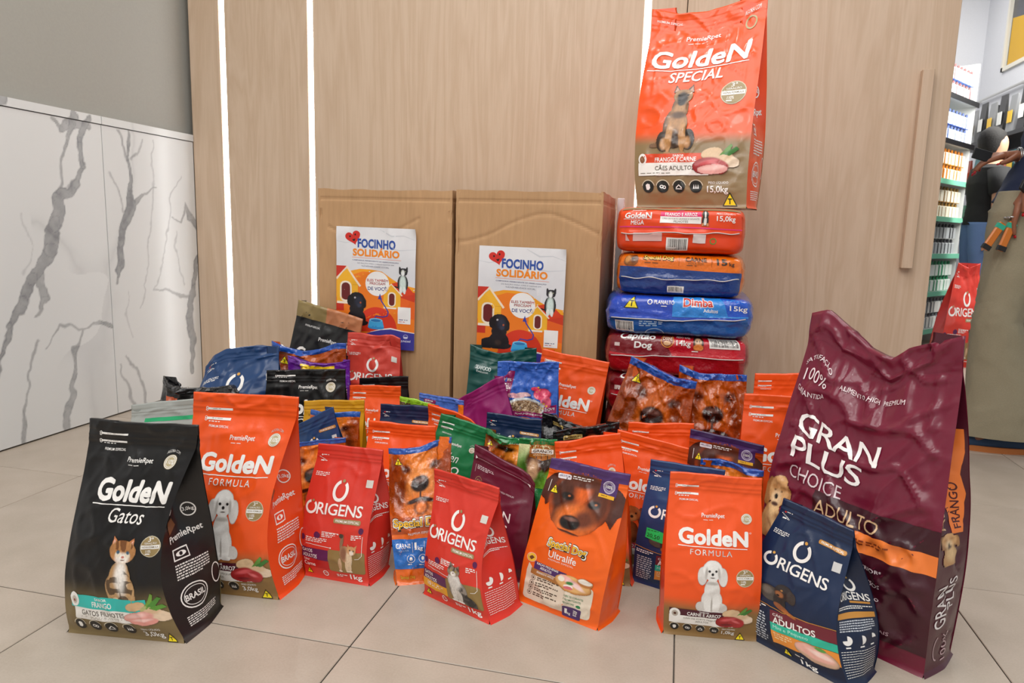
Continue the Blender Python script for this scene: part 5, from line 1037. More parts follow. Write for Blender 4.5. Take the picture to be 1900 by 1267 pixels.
    a.text('JUNDIAÍ', 83, 138, 95.5, 141.6, 'E8E8F4', .03, 0, 1, 7)
    return a
ART_P = art_poster()
def poster(x0, x1, zt, y, label, seed, tilt):
    W_p = x1 - x0; H_p = W_p * 1.42; nu, nv = 40, 50; U, V = np.meshgrid(np.linspace(0, 1, nu), np.linspace(0, 1, nv)); P = np.zeros(U.shape + (3,))
    P[..., 0] = U * W_p - W_p / 2; P[..., 2] = V * H_p - H_p / 2
    P[..., 1] = -.0012 - .003 * ridge(U * 2.2 + V * 1.5, V * 2.4 - U, seed, 4) - .0008 * fb(U * 6, V * 8, seed, 2) - .010 * np.clip((U - .9) * 10, 0, 1) ** 2 * np.clip((V - .9) * 10, 0, 1) ** 2
    n = U.size; Q = P + [0, .0005, 0]; c = np.tile(AR('E4E4E6'), (2 * n, 1))
    o = link_mesh('poster', mesh_np('poster', np.concatenate([P.reshape(-1, 3), Q.reshape(-1, 3)]), [gridf(nv, nu), gridf(nv, nu, n, True)], c), None, M_PAPER, ((x0 + x1) / 2, y, zt - H_p / 2))
    o.rotation_euler = (0, tilt, 0); tag(o, label, 'poster', 'campaign posters on the boxes')
    print_obj('poster_print', Surf(P, np.linspace(0, 1, nu), np.linspace(0, 1, nv)), ART_P, W_p, H_p, .012, M_PAPER, o, (0, 0, 0), lift=.0002, step=.00009)
poster(-1.143, -.856, .784, 2.2335, 'campaign poster taped high on the left cardboard box', 2, .012)
poster(-.638, -.352, .735, 2.2335, 'campaign poster taped lower on the right cardboard box', 7, .012)

# ------------------------------------------------------------------ the far shop: shelving, products, people, a red sack
M_SHELF = plain('white_shelf_metal', 'D5D8D6', .4); M_TAG = plain('mint_price_strip', '7FD0B0', .5); M_BLK = plain('black_plastic', '141416', .4)
shelf = thing('store_shelf', 'tall white supermarket shelf stacked with small products beyond the oak door', 'shelf', (1.55, 5.445, 0)); shelf.rotation_euler.z = math.atan2(.809, .588)
LV = (.14, .42, .70, .97, 1.24, 1.52, 1.83)
mb = MB(); mb.box(0, .38, 0, .98, .42, 2.15); mb.build('back_panel', M_SHELF, shelf)
for x in (0, .96): mb = MB(); mb.box(x, 0.02, 0, x + .02, .38, 2.12); mb.build('upright', M_SHELF, shelf)
for z in LV:
    mb = MB(); mb.box(.0, 0, z - .025, .98, .38, z); b_ = mb.build('shelf_board', M_SHELF, shelf); mb = MB(); mb.box(.0, -.006, z - .032, .98, .0, z + .004); mb.build('price_strip', M_TAG if z < 1.3 else M_BLK, b_)
prods = {}
def product(kind, cols):
    if kind in prods: return prods[kind]
    m = MB(); m.box(-.026, -.018, 0, .026, .018, .085, .004); m.lathe([(.010, .085), (.010, .105), (.006, .112)], n=8)
    me = bpy.data.meshes.new('shelf_product'); me.from_pydata(m.v, [], m.f)
    for c in cols: me.materials.append(plain('product_' + kind, c, .4))
    for p in me.polygons:
        z = sum(me.vertices[v].co.z for v in p.vertices) / len(p.vertices); p.material_index = 0 if z < .03 else (1 if z < .086 and p.index % 3 else 2)
    prods[kind] = me; return me
KD = {0: ('white', ('C9CED0', 'E8E8E4', '6A7076'), 'pale sachet on a low supermarket shelf'), 1: ('green', ('3FA87A', 'E8F0EA', '2E8A5E'), 'green and white pack on a low supermarket shelf'), 2: ('grey', ('E8E6E0', 'B9BDC0', '3A3A3E'), 'grey and white pack on a middle supermarket shelf'),
      3: ('cream', ('E8A83A', 'F4EEDC', '8A6A30'), 'yellow and cream pack on the shelf below the green strip'), 4: ('yellow', ('F0B030', 'F6F0E0', 'C9781E'), 'yellow and white pack on the bright middle shelf'), 5: ('blue', ('3A62C0', 'E4EAF4', '5A6A9A'), 'blue and white pack on the second shelf from the top'), 6: ('sky', ('4A78D0', 'EEF0F4', '8A5A5A'), 'blue and white pack on the top shelf')}
ca, sa = .588, .809
rp = random.Random(3)
for li, z in enumerate(LV):
    kd, cc, lb = KD[li]; me = product(kd, cc)
    for row in range(2):
        for k in range(11):
            u = .2 + k * .07 + rp.uniform(-.004, .004); v = .05 + row * 0
            o = bpy.data.objects.new('shelf_product', me); COL.objects.link(o); o.location = (1.55 + u * ca - v * sa, 5.445 + u * sa + v * ca, z + row * .1145); o.rotation_euler.z = math.atan2(sa, ca) + rp.uniform(-.12, .12)
            o.scale = (1.15, 1, 1.0)
            tag(o, lb + (', upper row' if row else ', lower row'), 'product', 'packs on the supermarket shelf, ' + kd + (' upper row' if row else ' lower row'))
# black display rack by the right wall
rack = thing('display_rack', 'black display rack with pet products against the white right wall', 'rack', (2.50, 6.6, 0))
for z in (.45, .85, 1.25, 1.62): mb = MB(); mb.box(-.17, -.75, z - .03, .19, .75, z); mb.build('rack_shelf', M_BLK, rack)
for y in (-.74, .72): mb = MB(); mb.box(.15, y, 0, .19, y + .03, 2.0); mb.build('rack_post', M_BLK, rack); mb = MB(); mb.box(-.17, y, 0, -.14, y + .03, .45); mb.build('rack_post', M_BLK, rack)
def pack(x, y, z, w, h, col, label, dark=False):
    grp = label.split(' on ')[0].split(' standing')[0] + 's on the black rack'
    m = MB(); n = len(m.v); 
    pr = [(0, .5), (.08, .52), (.5, .5), (.9, .36), (1.0, .30)]
    for t, q in pr:
        for sx, sy in ((-1, -1), (1, -1), (1, 1), (-1, 1)): m.v.append((sy * .022 * (1 - t * .8), sx * w * (.5 - .06 * t), t * h))
    for i in range(len(pr) - 1):
        for k in range(4): m.f.append((4 * i + k, 4 * i + (k + 1) % 4, 4 * i + 4 + (k + 1) % 4, 4 * i + 4 + k))
    m.f.append((3, 2, 1, 0)); k = 4 * (len(pr) - 1); m.f.append((k, k + 1, k + 2, k + 3))
    o = m.build('product_pack', plain('pack_' + col, col, .35), None, False, (x, y, z)); tag(o, label, 'product', grp)
    m2 = MB(); m2.box(-.0265, -w * .3, h * .3, -.0235, w * .3, h * .6); m2.build('pack_label', plain('pack_label', 'E8E8E4' if dark else 'F0C020', .4), o)
    return o
for i in range(7): pack(2.42, 6.0 + i * .19, 1.622, .13, .30 + .03 * (i % 2), ('8A8C8E', '1A1A1C')[i % 2], ('silver tall pack on the top level of the black rack', 'black tall pack on the top level of the black rack')[i % 2], i % 2 == 1)
for i in range(6): pack(2.40, 6.0 + i * .22, 1.252, .15, .24, ('D8541A', '1E7A80', 'B9401A')[i % 3], ('orange box standing on the rack above the green price tags', 'teal pack standing on the middle level of the black rack', 'rust coloured pack on the middle level of the black rack')[i % 3])
for i in range(6): pack(2.40, 6.0 + i * .22, .852, .15, .26, ('D9DAD8', '2E8A5E')[i % 2], ('white bottle pack on the lower level of the black rack', 'green pack on the lower level of the black rack')[i % 2])
for i in range(4): mb = MB(); mb.box(2.322, 6.05 + i * .33, 1.222, 2.328, 6.17 + i * .33, 1.262); tag(mb.build('price_tag', plain('green_price_tag', '3FD860', .5)), 'bright green price tag on the edge of the black rack', 'tag', 'green price tags')

def skin_fig(name, verts, edges, radii, mat, parent, sub=2):
    me = bpy.data.meshes.new(name); me.from_pydata(verts, edges, []); o = link_mesh(name, me, None, mat)
    sm = o.modifiers.new('skin', 'SKIN'); sm.use_smooth_shade = True
    for i, r in enumerate(radii):
        rr = r if hasattr(r, '__len__') else (r, r); me.skin_vertices[0].data[i].radius = rr; me.skin_vertices[0].data[i].use_root = (i == 0)
    ss = o.modifiers.new('sub', 'SUBSURF'); ss.levels = sub; ss.render_levels = sub
    dg = bpy.context.evaluated_depsgraph_get(); m2 = bpy.data.meshes.new_from_object(o.evaluated_get(dg)); bpy.data.objects.remove(o)
    m2.polygons.foreach_set('use_smooth', [True] * len(m2.polygons)); m2.materials.clear()
    return link_mesh(name, m2, parent, mat)
def hand_chains(V, E, R, wi, d, n, s, curl, nails):
    """palm and five fingers grown from vertex wi; d along the hand, n out of the back of the hand, s towards the thumb"""
    W0 = Vector(V[wi]); d, n, s = Vector(d).normalized(), Vector(n).normalized(), Vector(s).normalized()
    def chain(start, base, dirs, lens, rads):
        i0 = start; V.append(tuple(base)); E.append((i0, len(V) - 1)); R.append(rads[0]); p = Vector(base)
        for dr, l, r in zip(dirs, lens, rads[1:]): p = p + dr * l; V.append(tuple(p)); E.append((len(V) - 2, len(V) - 1)); R.append(r)
        nails.append((p, dirs[-1]))
    V.append(tuple(W0 + d * .035)); E.append((wi, len(V) - 1)); R.append((.026, .017)); pm = len(V) - 1
    for k, (o, ln) in enumerate(((.030, .040), (.011, .045), (-.009, .042), (-.028, .034))):
        a = curl * (1 + .12 * k); D1 = d * math.cos(a * .5) - n * math.sin(a * .5); D2 = d * math.cos(a) - n * math.sin(a); D3 = d * math.cos(a * 1.5) - n * math.sin(a * 1.5)
        chain(pm, W0 + d * (.085 - .004 * k) + s * o, (D1, D2, D3), (ln, ln * .65, ln * .5), (.0115, .0095, .0085, .007))
    T1 = (d * .75 + s * .6 - n * .25).normalized(); T2 = (d * .95 + s * .1 - n * .3).normalized()
    chain(wi, W0 + d * .030 + s * .030, (T1, T2), (.036, .030), (.0125, .0105, .008))
def figure(label, base, J, skin, parts):
    root = thing('person', label, 'person', base); B = Vector(base)
    V = []; E = []; R = []; nails = []
    def add(p, r, par=None): V.append(tuple(Vector(p))); R.append(r); (E.append((par, len(V) - 1)) if par is not None else None); return len(V) - 1
    pel = add(J['pelvis'], (.11, .09)); sp = add(J['waist'], (.095, .075), pel); ch = add(J['chest'], (.105, .085), sp); nk = add(J['neck'], .055, ch); hb = add(J['jaw'], (.07, .075), nk); hd = add(J['head'], (.085, .10), hb); add(J['crown'], (.055, .065), hd)
    for sd in 'LR':
        s1 = add(J['sh' + sd], .05, ch); e1 = add(J['el' + sd], .040, s1); w1 = add(J['wr' + sd], (.027, .021), e1); hand_chains(V, E, R, w1, *J['hand' + sd], nails)
        h1 = add(J['hip' + sd], .095, pel); k1 = add(J['kn' + sd], .06, h1); a1 = add(J['an' + sd], .038, k1); add(J['toe' + sd], .03, a1)
    V = [tuple(Vector(v) - B) for v in V]
    skin_fig('body', V, E, R, skin, root)
    return root, [(p - B, d) for p, d in nails]
M_SKIN = plain('warm_brown_skin', '8A563C', .5, var=.05, scale=20, bump=.05); M_SKIN2 = plain('light_skin', 'C08E70', .5, var=.04, scale=20)
M_NAVY = plain('navy_cotton', '16223F', .8, bump=.3, scale=300); M_KHAKI = plain('khaki_cotton_twill', '8F8770', .85, bump=.25, scale=260, var=.05); M_JEAN = plain('light_blue_denim', '5E7AA6', .85, bump=.3, scale=300, var=.08)
M_HAIR = plain('dark_hair', '0E0A08', .8, bump=.6, scale=90); M_BLACKC = plain('black_cotton', '101012', .85, bump=.3, scale=200); M_RED = plain('red_nail_varnish', 'B0121E', .2); M_SIL = plain('silver_ring', 'C9C9C9', .25, .9); M_SOLE = plain('orange_brown_sole', 'B0672E', .6); M_SHOE = plain('blue_suede_shoe', '27405E', .8)
def loft(name, rings, mat, parent, n=28, wr=.006, seed=1, thick=.003):
    """cloth tube: rings of (centre, rx, ry); folds pushed in and out; closed by an inner skin"""
    P = np.zeros((len(rings), n + 1, 3)); th = np.linspace(0, 2 * np.pi, n + 1)
    for i, (c, rx, ry) in enumerate(rings): P[i, :, 0] = c[0] + rx * np.cos(th); P[i, :, 1] = c[1] + ry * np.sin(th); P[i, :, 2] = c[2]
    # resample along height
    m = (len(rings) - 1) * 8 + 1; t = np.linspace(0, len(rings) - 1, m); i0 = np.minimum(t.astype(int), len(rings) - 2); f = t - i0; f = f * f * (3 - 2 * f) * .5 + f * .5
    Q = P[i0] * (1 - f)[:, None, None] + P[i0 + 1] * f[:, None, None]; cen = Q[:, :-1].mean(1)[:, None]
    d = Q - cen; u = unit3(d); ang = th[None] * np.ones((m, 1)); zz = Q[..., 2]
    w = (np.abs(((fb(np.cos(ang) * 2.2 + seed, zz * 7 + np.sin(ang) * 2, seed, 3)) - .5)) * 2 - .3) * wr + wr * ridge(np.cos(ang) * 3 + zz * 6, np.sin(ang) * 3 + zz * 14, seed + 5, 4)
    Q = Q + u * w[..., None]; I = Q - u * thick; nn = Q.shape[1]; N_ = Q.shape[0] * nn
    fs = [gridf(m, nn), gridf(m, nn, N_, True)]
    for r in (0, m - 1): a = r * nn + np.arange(nn - 1); q = np.stack([a, a + 1, a + 1 + N_, a + N_], 1); fs.append(q[:, ::-1] if r == 0 else q)
    return link_mesh(name, mesh_np(name, np.concatenate([Q.reshape(-1, 3), I.reshape(-1, 3)]), fs), parent, mat)
def rel(rings, B): return [((c[0] - B[0], c[1] - B[1], c[2] - B[2]), a, b) for c, a, b in rings]

# woman at the right edge, turned left, khaki flared trousers and navy top
B1 = (1.27, 3.08, 0)
J1 = dict(pelvis=(1.31, 3.09, .93), waist=(1.35, 3.09, 1.10), chest=(1.37, 3.09, 1.28), neck=(1.36, 3.09, 1.42), jaw=(1.33, 3.09, 1.49), head=(1.33, 3.09, 1.57), crown=(1.34, 3.09, 1.64),
          shL=(1.37, 2.93, 1.34), elL=(1.35, 2.90, 1.12), wrL=(1.195, 2.945, .985), handL=((-.35, .05, -1), (-.95, -.1, .35), (-.2, -.9, 0), .45),
          shR=(1.37, 3.25, 1.34), elR=(1.40, 3.21, 1.10), wrR=(1.215, 3.10, 1.118), handR=((-1, -.05, -.03), (0, -.3, 1), (.05, -1, -.3), .75),
          hipL=(1.26, 3.01, .88), knL=(1.18, 3.01, .50), anL=(1.24, 3.00, .09), toeL=(1.12, 2.985, .035), hipR=(1.30, 3.18, .88), knR=(1.36, 3.20, .50), anR=(1.44, 3.22, .09), toeR=(1.32, 3.20, .035))
p1, nails1 = figure('person in khaki flared trousers and navy top at the right edge holding orange sachets', B1, J1, M_SKIN, None)
def flare(side, hip, knee, hem, seed):
    loft('trouser_leg', rel([((hem[0], hem[1], .062), .160, .085), ((hem[0], hem[1], .07), .160, .085), ((hem[0] - .005, hem[1], .18), .140, .082), ((knee[0] + .03, knee[1], .34), .108, .082), ((knee[0], knee[1], .50), .080, .080), ((knee[0] + .008, knee[1], .58), .079, .082), ((hip[0] - .02, hip[1], .74), .108, .098), ((hip[0] + .01, hip[1], .90), .145, .105), ((hip[0] + .03, hip[1], .98), .140, .10)], B1), M_KHAKI, p1, 40, .007, seed)
flare('L', (1.245, 3.02), (1.178, 3.01), (1.245, 3.0), 3); flare('R', (1.32, 3.16), (1.36, 3.19), (1.44, 3.22), 8)
loft('navy_top', rel([((1.315, 3.09, .945), .165, .175), ((1.325, 3.09, 1.0), .15, .165), ((1.355, 3.09, 1.12), .135, .15), ((1.37, 3.09, 1.25), .135, .17), ((1.37, 3.09, 1.36), .12, .19), ((1.365, 3.09, 1.405), .07, .09)], B1), M_NAVY, p1, 32, .008, 5)
def sleeve(name, pts, rad, mat, parent, B): m_ = MB(); m_.tube([tuple(Vector(p) - Vector(B)) for p in pts], rad, 16); return m_.build(name, mat, parent, True)
sleeve('sleeve', [(1.37, 2.95, 1.36), (1.36, 2.91, 1.24), (1.35, 2.90, 1.14), (1.32, 2.90, 1.10)], [.07, .062, .055, .05], M_NAVY, p1, B1)
sleeve('sleeve', [(1.37, 3.23, 1.36), (1.40, 3.235, 1.24), (1.40, 3.21, 1.10), (1.33, 3.16, 1.105), (1.262, 3.13, 1.115)], [.07, .064, .06, .05, .045], M_NAVY, p1, B1)
for y, hx_ in ((3.0, 1.245), (3.22, 1.44)):
    m_ = MB(); L_ = [(-.15, .026), (-.13, .036), (-.06, .042), (.02, .04), (.08, .034), (.10, .028)]
    m_.tube([(hx_ + a - B1[0], y - B1[1], .022 + r * .6) for a, r in L_], [r for a, r in L_], 14); s_ = m_.build('shoe', M_SHOE, p1, True)
    m_ = MB(); m_.poly([(hx_ - B1[0] + .125 * math.cos(t) - .022, y - B1[1] + .042 * math.sin(t), .0) for t in [k * math.pi / 10 for k in range(20)]][::-1]); m_.poly([(hx_ - B1[0] + .125 * math.cos(t) - .022, y - B1[1] + .042 * math.sin(t), .022) for t in [k * math.pi / 10 for k in range(20)]])
    for k in range(20): m_.f.append(((19 - k), (19 - (k + 1)) % 20, 20 + (k + 1) % 20, 20 + k))
    m_.build('sole', M_SOLE, p1)
for p, d in nails1:
    m_ = MB(); m_.lathe([(.0005, -.006), (.0055, -.004), (.0062, 0), (.0055, .005), (.0005, .008)], n=8, sy=.6); o = m_.build('painted_nail', M_RED, p1, True); o.location = p + d * .004; o.rotation_euler = d.to_track_quat('Z', 'Y').to_euler()
m_ = MB(); m_.tube([tuple(Vector((1.205, 2.935, 1.0)) - Vector(B1)), tuple(Vector((1.196, 2.939, .985)) - Vector(B1))], [.034, .034], 16, sq=.85); m_.build('watch_strap', M_BLK, p1)
m_ = MB(); m_.box(-.02, -.005, -.02, .02, .005, .02, .003); o = m_.build('watch_face', M_BLK, p1); o.location = Vector((1.172, 2.918, .992)) - Vector(B1); o.rotation_euler = (0, .5, .6)
for dz in (0, .006): m_ = MB(); m_.tube([(.034 * math.cos(t), .0, .030 * math.sin(t)) for t in [k * math.pi / 8 for k in range(17)]], .0022, 6); o = m_.build('bracelet', M_SIL, p1, True); o.location = Vector((1.212 + dz, 3.106, 1.117)) - Vector(B1); o.rotation_euler = (0, 0, 1.5)
for q in ((1.150, 2.93, .885), (1.148, 2.95, .882), (1.146, 2.967, .885)): m_ = MB(); m_.tube([(.0125 * math.cos(t), .0125 * math.sin(t), 0) for t in [k * math.pi / 6 for k in range(13)]], .0028, 6); o = m_.build('finger_ring', M_SIL, p1, True); o.location = Vector(q) - Vector(B1)
m_ = MB(); m_.lathe([(.01, -.11), (.06, -.10), (.098, -.03), (.104, .03), (.085, .085), (.03, .105)], n=20, sy=.9); o = m_.build('hair', M_HAIR, p1, True); o.location = Vector((1.36, 3.09, 1.585)) - Vector(B1)
# packs in her lower hand and card in the other
for i, (dx, rz) in enumerate(((-.02, .5), (.022, .3))):
    m_ = MB(); m_.box(-.014, -.006, -.055, .014, .006, .055, .004); o = m_.build('snack_sachet', plain('amber_sachet_film', 'C8701C', .3), None, False, (1.118 + dx, 2.925, .815)); o.rotation_euler = (0, rz, .2)
    tag(o, ('slim orange sachet hanging from her hand, the left one', 'slim orange sachet hanging from her hand, the right one')[i], 'sachet', 'sachets in the hand')
    for z, c in ((.040, '2FA88A'), (-.045, '1A1410')): m2 = MB(); m2.box(-.0145, -.0066, z - .009, .0145, .0066, z + .009); m2.build('sachet_band', plain('sachet_band', c, .4), o)
m_ = MB(); m_.box(-.035, -.003, -.02, .035, .003, .02, .002); o = m_.build('dark_card', M_BLK, None, False, (1.075, 3.06, 1.115)); o.rotation_euler = (0, .25, .2); tag(o, 'small dark card pinched between red nailed fingers', 'card')

# second person further back: black top, light blue jeans
B2 = (2.03, 5.6, 0); q_ = lambda x, y, z: (B2[0] + x, B2[1] + y, z)
J2 = dict(pelvis=q_(0, 0, .93), waist=q_(0, 0, 1.08), chest=q_(-.01, 0, 1.28), neck=q_(-.01, 0, 1.43), jaw=q_(.02, 0, 1.50), head=q_(.02, 0, 1.58), crown=q_(.01, 0, 1.65), shL=q_(-.0, -.17, 1.36), elL=q_(-.0, -.20, 1.14), wrL=q_(-.0, -.19, .88), handL=((0.05, 0, -1), (0, -1, 0), (-1, 0, 0), .4),
          shR=q_(0, .17, 1.36), elR=q_(.03, .2, 1.12), wrR=q_(.22, .1, 1.08), handR=((1, -.2, 0), (0, 0, 1), (0, -1, 0), .5), hipL=q_(0, -.08, .88), knL=q_(.01, -.085, .5), anL=q_(0, -.09, .09), toeL=q_(.13, -.09, .035), hipR=q_(0, .08, .88), knR=q_(.02, .085, .5), anR=q_(.0, .09, .09), toeR=q_(.13, .09, .035))
p2, nails2 = figure('person in light blue jeans and a black top standing by the supermarket shelf', B2, J2, M_SKIN2, None); p2.scale = (.93, .93, .93)
for sy in (-1, 1): loft('jeans_leg', [((0, .09 * sy, .06), .07, .065), ((0, .09 * sy, .3), .068, .065), ((.012, .088 * sy, .5), .076, .072), ((0, .08 * sy, .78), .105, .095), ((0, .055 * sy, 1.0), .125, .11)], M_JEAN, p2, 24, .005, 4 + sy)
loft('black_top', [((0, 0, .98), .135, .155), ((0, 0, 1.12), .12, .135), ((-.01, 0, 1.28), .13, .17), ((-.01, 0, 1.39), .105, .18), ((-.01, 0, 1.42), .06, .08)], M_BLACKC, p2, 28, .006, 6)
for sy, mx in ((-1, (-.0, -.20, 1.2)), (1, (.02, .2, 1.18))): m_ = MB(); m_.tube([(0, .15 * sy, 1.37), mx], [.075, .06], 14); m_.build('sleeve', M_BLACKC, p2, True)
for sy in (-1, 1): m_ = MB(); m_.tube([(-.07 + .03 * k, .09 * sy, .035) for k in range(8)], [.02, .034, .038, .038, .036, .036, .034, .02], 12, sq=.9); m_.build('shoe', M_BLK, p2, True)
m_ = MB(); m_.lathe([(.02, -.14), (.06, -.12), (.084, -.05), (.092, .0), (.084, .05), (.03, .09)], n=20); o = m_.build('hair', M_HAIR, p2, True); o.location = (-.015, 0, 1.60)
pouch('pet_food_sack', 'large red pet food sack on the shop floor behind, beyond the oak door', 'pet food sack', ((1.65, 5.02, 0), (1.89, 5.02, 0), (1.735, 5.10, .66), (1.865, 5.12, .66), .17), 'red', art_origens('red'), seed=4, nv=40, nu=24, wr=1.5, wide=.05, topz=[(0, 0), (.5, -.03), (1, 0)])

# ------------------------------------------------------------------ pet food bags
S = {
'gatos':((-1.100,1.041,0.000),(-0.868,1.069,0.000),(-1.089,1.110,0.404),(-0.864,1.125,0.408),0.125),
'formula_big':((-1.020,1.240,0.000),(-0.786,1.259,0.000),(-1.010,1.310,0.420),(-0.771,1.325,0.424),0.125),
'orig_red_left':((-0.783,1.372,0.000),(-0.628,1.366,0.000),(-0.779,1.430,0.293),(-0.624,1.430,0.292),0.090),
'sd_film':((-0.568,1.386,0.000),(-0.470,1.433,0.000),(-0.638,1.500,0.273),(-0.490,1.510,0.311),0.060),
'orig_red_mid':((-0.495,1.368,0.000),(-0.328,1.291,0.000),(-0.495,1.420,0.265),(-0.337,1.365,0.259),0.095),
'ultra_front':((-0.295,1.402,0.000),(-0.116,1.329,-0.000),(-0.241,1.450,0.307),(-0.073,1.390,0.307),0.085),
'formula_front':((0.015,1.356,0.000),(0.191,1.377,0.000),(0.009,1.410,0.315),(0.184,1.425,0.316),0.090),
'orig_blue_front':((0.184,1.389,0.000),(0.340,1.262,0.000),(0.230,1.430,0.278),(0.338,1.340,0.263),0.085),
'granplus':((0.212,1.545,0.000),(0.481,1.336,0.000),(0.300,1.700,0.620),(0.515,1.440,0.619),0.120),
'orig_blue_sticker':((-0.059,1.559,0.000),(0.090,1.505,0.000),(-0.035,1.600,0.277),(0.125,1.570,0.278),0.080),
'film_face_left':((-0.949,1.525,0.000),(-0.779,1.525,0.000),(-0.948,1.560,0.236),(-0.781,1.560,0.269),0.050),
'navy_tilt':((-0.896,1.597,0.000),(-0.752,1.597,0.000),(-0.978,1.630,0.255),(-0.850,1.630,0.322),0.045),
'film_blue_seam':((-0.954,1.667,0.000),(-0.813,1.668,0.000),(-0.954,1.700,0.288),(-0.813,1.700,0.292),0.045),
'gold_bag':((-1.016,1.745,0.000),(-0.832,1.745,0.000),(-1.015,1.780,0.290),(-0.833,1.780,0.310),0.050),
'formula_left_mid':((-0.743,1.565,0.000),(-0.566,1.565,0.000),(-0.743,1.620,0.298),(-0.566,1.620,0.303),0.090),
'formula_under':((-0.218,1.530,0.000),(-0.065,1.530,0.000),(-0.257,1.580,0.301),(-0.109,1.580,0.339),0.080),
'formula_puppy':((-0.145,1.653,0.000),(0.024,1.632,0.000),(-0.121,1.700,0.313),(0.047,1.680,0.288),0.080),
'gran_small':((-0.459,1.498,0.000),(-0.304,1.476,0.000),(-0.438,1.540,0.289),(-0.292,1.520,0.237),0.070),
'green_duo':((-0.645,1.630,0.000),(-0.519,1.630,0.000),(-0.570,1.680,0.318),(-0.447,1.680,0.288),0.080),
'navy_a':((-0.786,1.740,0.000),(-0.635,1.740,0.000),(-0.785,1.790,0.299),(-0.635,1.790,0.303),0.080),
'formula_c':((-0.646,1.756,0.000),(-0.487,1.726,0.000),(-0.637,1.800,0.314),(-0.479,1.770,0.289),0.070),
'navy_b':((-0.475,1.730,0.000),(-0.329,1.730,0.000),(-0.475,1.780,0.306),(-0.329,1.780,0.297),0.080),
'formula_d':((-0.957,1.900,0.000),(-0.793,1.900,0.000),(-0.956,1.950,0.306),(-0.793,1.950,0.317),0.080),
'black_e':((-0.977,2.020,0.000),(-0.812,2.020,0.000),(-0.976,2.060,0.305),(-0.813,2.060,0.324),0.060),
'grey_bag':((-1.434,1.550,0.000),(-1.169,1.550,0.000),(-1.432,1.600,0.286),(-1.172,1.600,0.333),0.080),
'black_crinkle':((-1.463,1.710,0.000),(-1.217,1.710,0.000),(-1.463,1.760,0.318),(-1.217,1.760,0.314),0.080),
'orig_blue_big':((-1.461,1.886,0.000),(-1.220,1.926,0.000),(-1.469,1.940,0.379),(-1.229,1.980,0.400),0.090),
'golden_black':((-1.217,1.883,0.000),(-0.966,1.903,0.000),(-1.220,1.920,0.338),(-0.969,1.940,0.356),0.055),
'film_orange_back':((-1.319,2.085,0.000),(-1.051,2.085,0.000),(-1.319,2.115,0.383),(-1.052,2.115,0.400),0.040),
'purple_yellow':((-1.203,1.992,0.000),(-0.994,1.992,0.000),(-1.203,2.020,0.363),(-0.994,2.020,0.363),0.035),
'golden_black_kraft':((-1.350,2.164,0.000),(-1.110,2.159,0.000),(-1.266,2.200,0.531),(-1.031,2.195,0.478),0.055),
'orig_red_crumpled':((-1.077,2.145,0.000),(-0.893,2.145,0.000),(-1.077,2.190,0.428),(-0.893,2.190,0.432),0.070),
'dark_green':((-0.643,2.130,0.000),(-0.427,2.130,0.000),(-0.643,2.180,0.408),(-0.427,2.180,0.413),0.080),
'bowl_blue':((-0.504,1.960,0.000),(-0.325,1.960,0.000),(-0.504,2.000,0.404),(-0.325,2.000,0.412),0.060),
'formula_tall':((-0.463,2.080,0.000),(-0.256,2.049,0.000),(-0.393,2.120,0.428),(-0.187,2.090,0.408),0.080),
'magenta':((-0.520,1.865,0.000),(-0.354,1.865,0.000),(-0.596,1.900,0.302),(-0.467,1.900,0.381),0.050),
'blue_crimp':((-0.730,1.891,0.000),(-0.588,1.861,0.000),(-0.722,1.930,0.307),(-0.580,1.900,0.300),0.060),
'lime_crimp':((-0.764,1.835,0.000),(-0.653,1.825,0.000),(-0.760,1.870,0.306),(-0.650,1.860,0.291),0.050),
'film_dog_left':((-0.219,1.909,0.000),(-0.014,1.850,0.000),(-0.112,1.930,0.450),(0.061,1.880,0.405),0.080),
'film_dog_right':((0.010,1.990,0.000),(0.209,1.990,0.000),(0.019,2.040,0.412),(0.200,2.040,0.407),0.080),
'formula_f':((-0.103,1.755,0.000),(0.059,1.755,0.000),(-0.102,1.800,0.305),(0.059,1.800,0.317),0.070),
'ultra_back':((0.041,1.721,0.000),(0.212,1.701,0.000),(0.053,1.760,0.313),(0.223,1.740,0.293),0.060),
'film_small_right':((0.073,1.605,0.000),(0.206,1.585,0.000),(0.078,1.640,0.280),(0.211,1.620,0.272),0.050),
'formula_right':((0.183,1.810,0.000),(0.404,1.810,0.000),(0.183,1.860,0.392),(0.404,1.860,0.396),0.080),
'formula_far_right':((0.225,2.010,0.000),(0.363,2.010,0.000),(0.225,2.050,0.409),(0.363,2.050,0.420),0.060),
'black_film_a':((-0.351,1.831,0.000),(-0.213,1.801,0.000),(-0.341,1.870,0.291),(-0.206,1.840,0.262),0.060),
'black_film_b':((-0.291,1.715,0.000),(-0.124,1.715,0.000),(-0.290,1.755,0.282),(-0.125,1.755,0.307),0.060),
'green_foil':((-0.470,1.636,0.000),(-0.337,1.611,0.000),(-0.447,1.665,0.293),(-0.317,1.640,0.269),0.045),
'lime_grain':((-0.349,1.565,0.000),(-0.260,1.555,0.000),(-0.345,1.600,0.299),(-0.256,1.590,0.303),0.050),
'golden15':((-0.143,2.340,0.872),(0.181,2.250,0.872),(-0.136,2.470,1.506),(0.209,2.410,1.500),0.160),
}
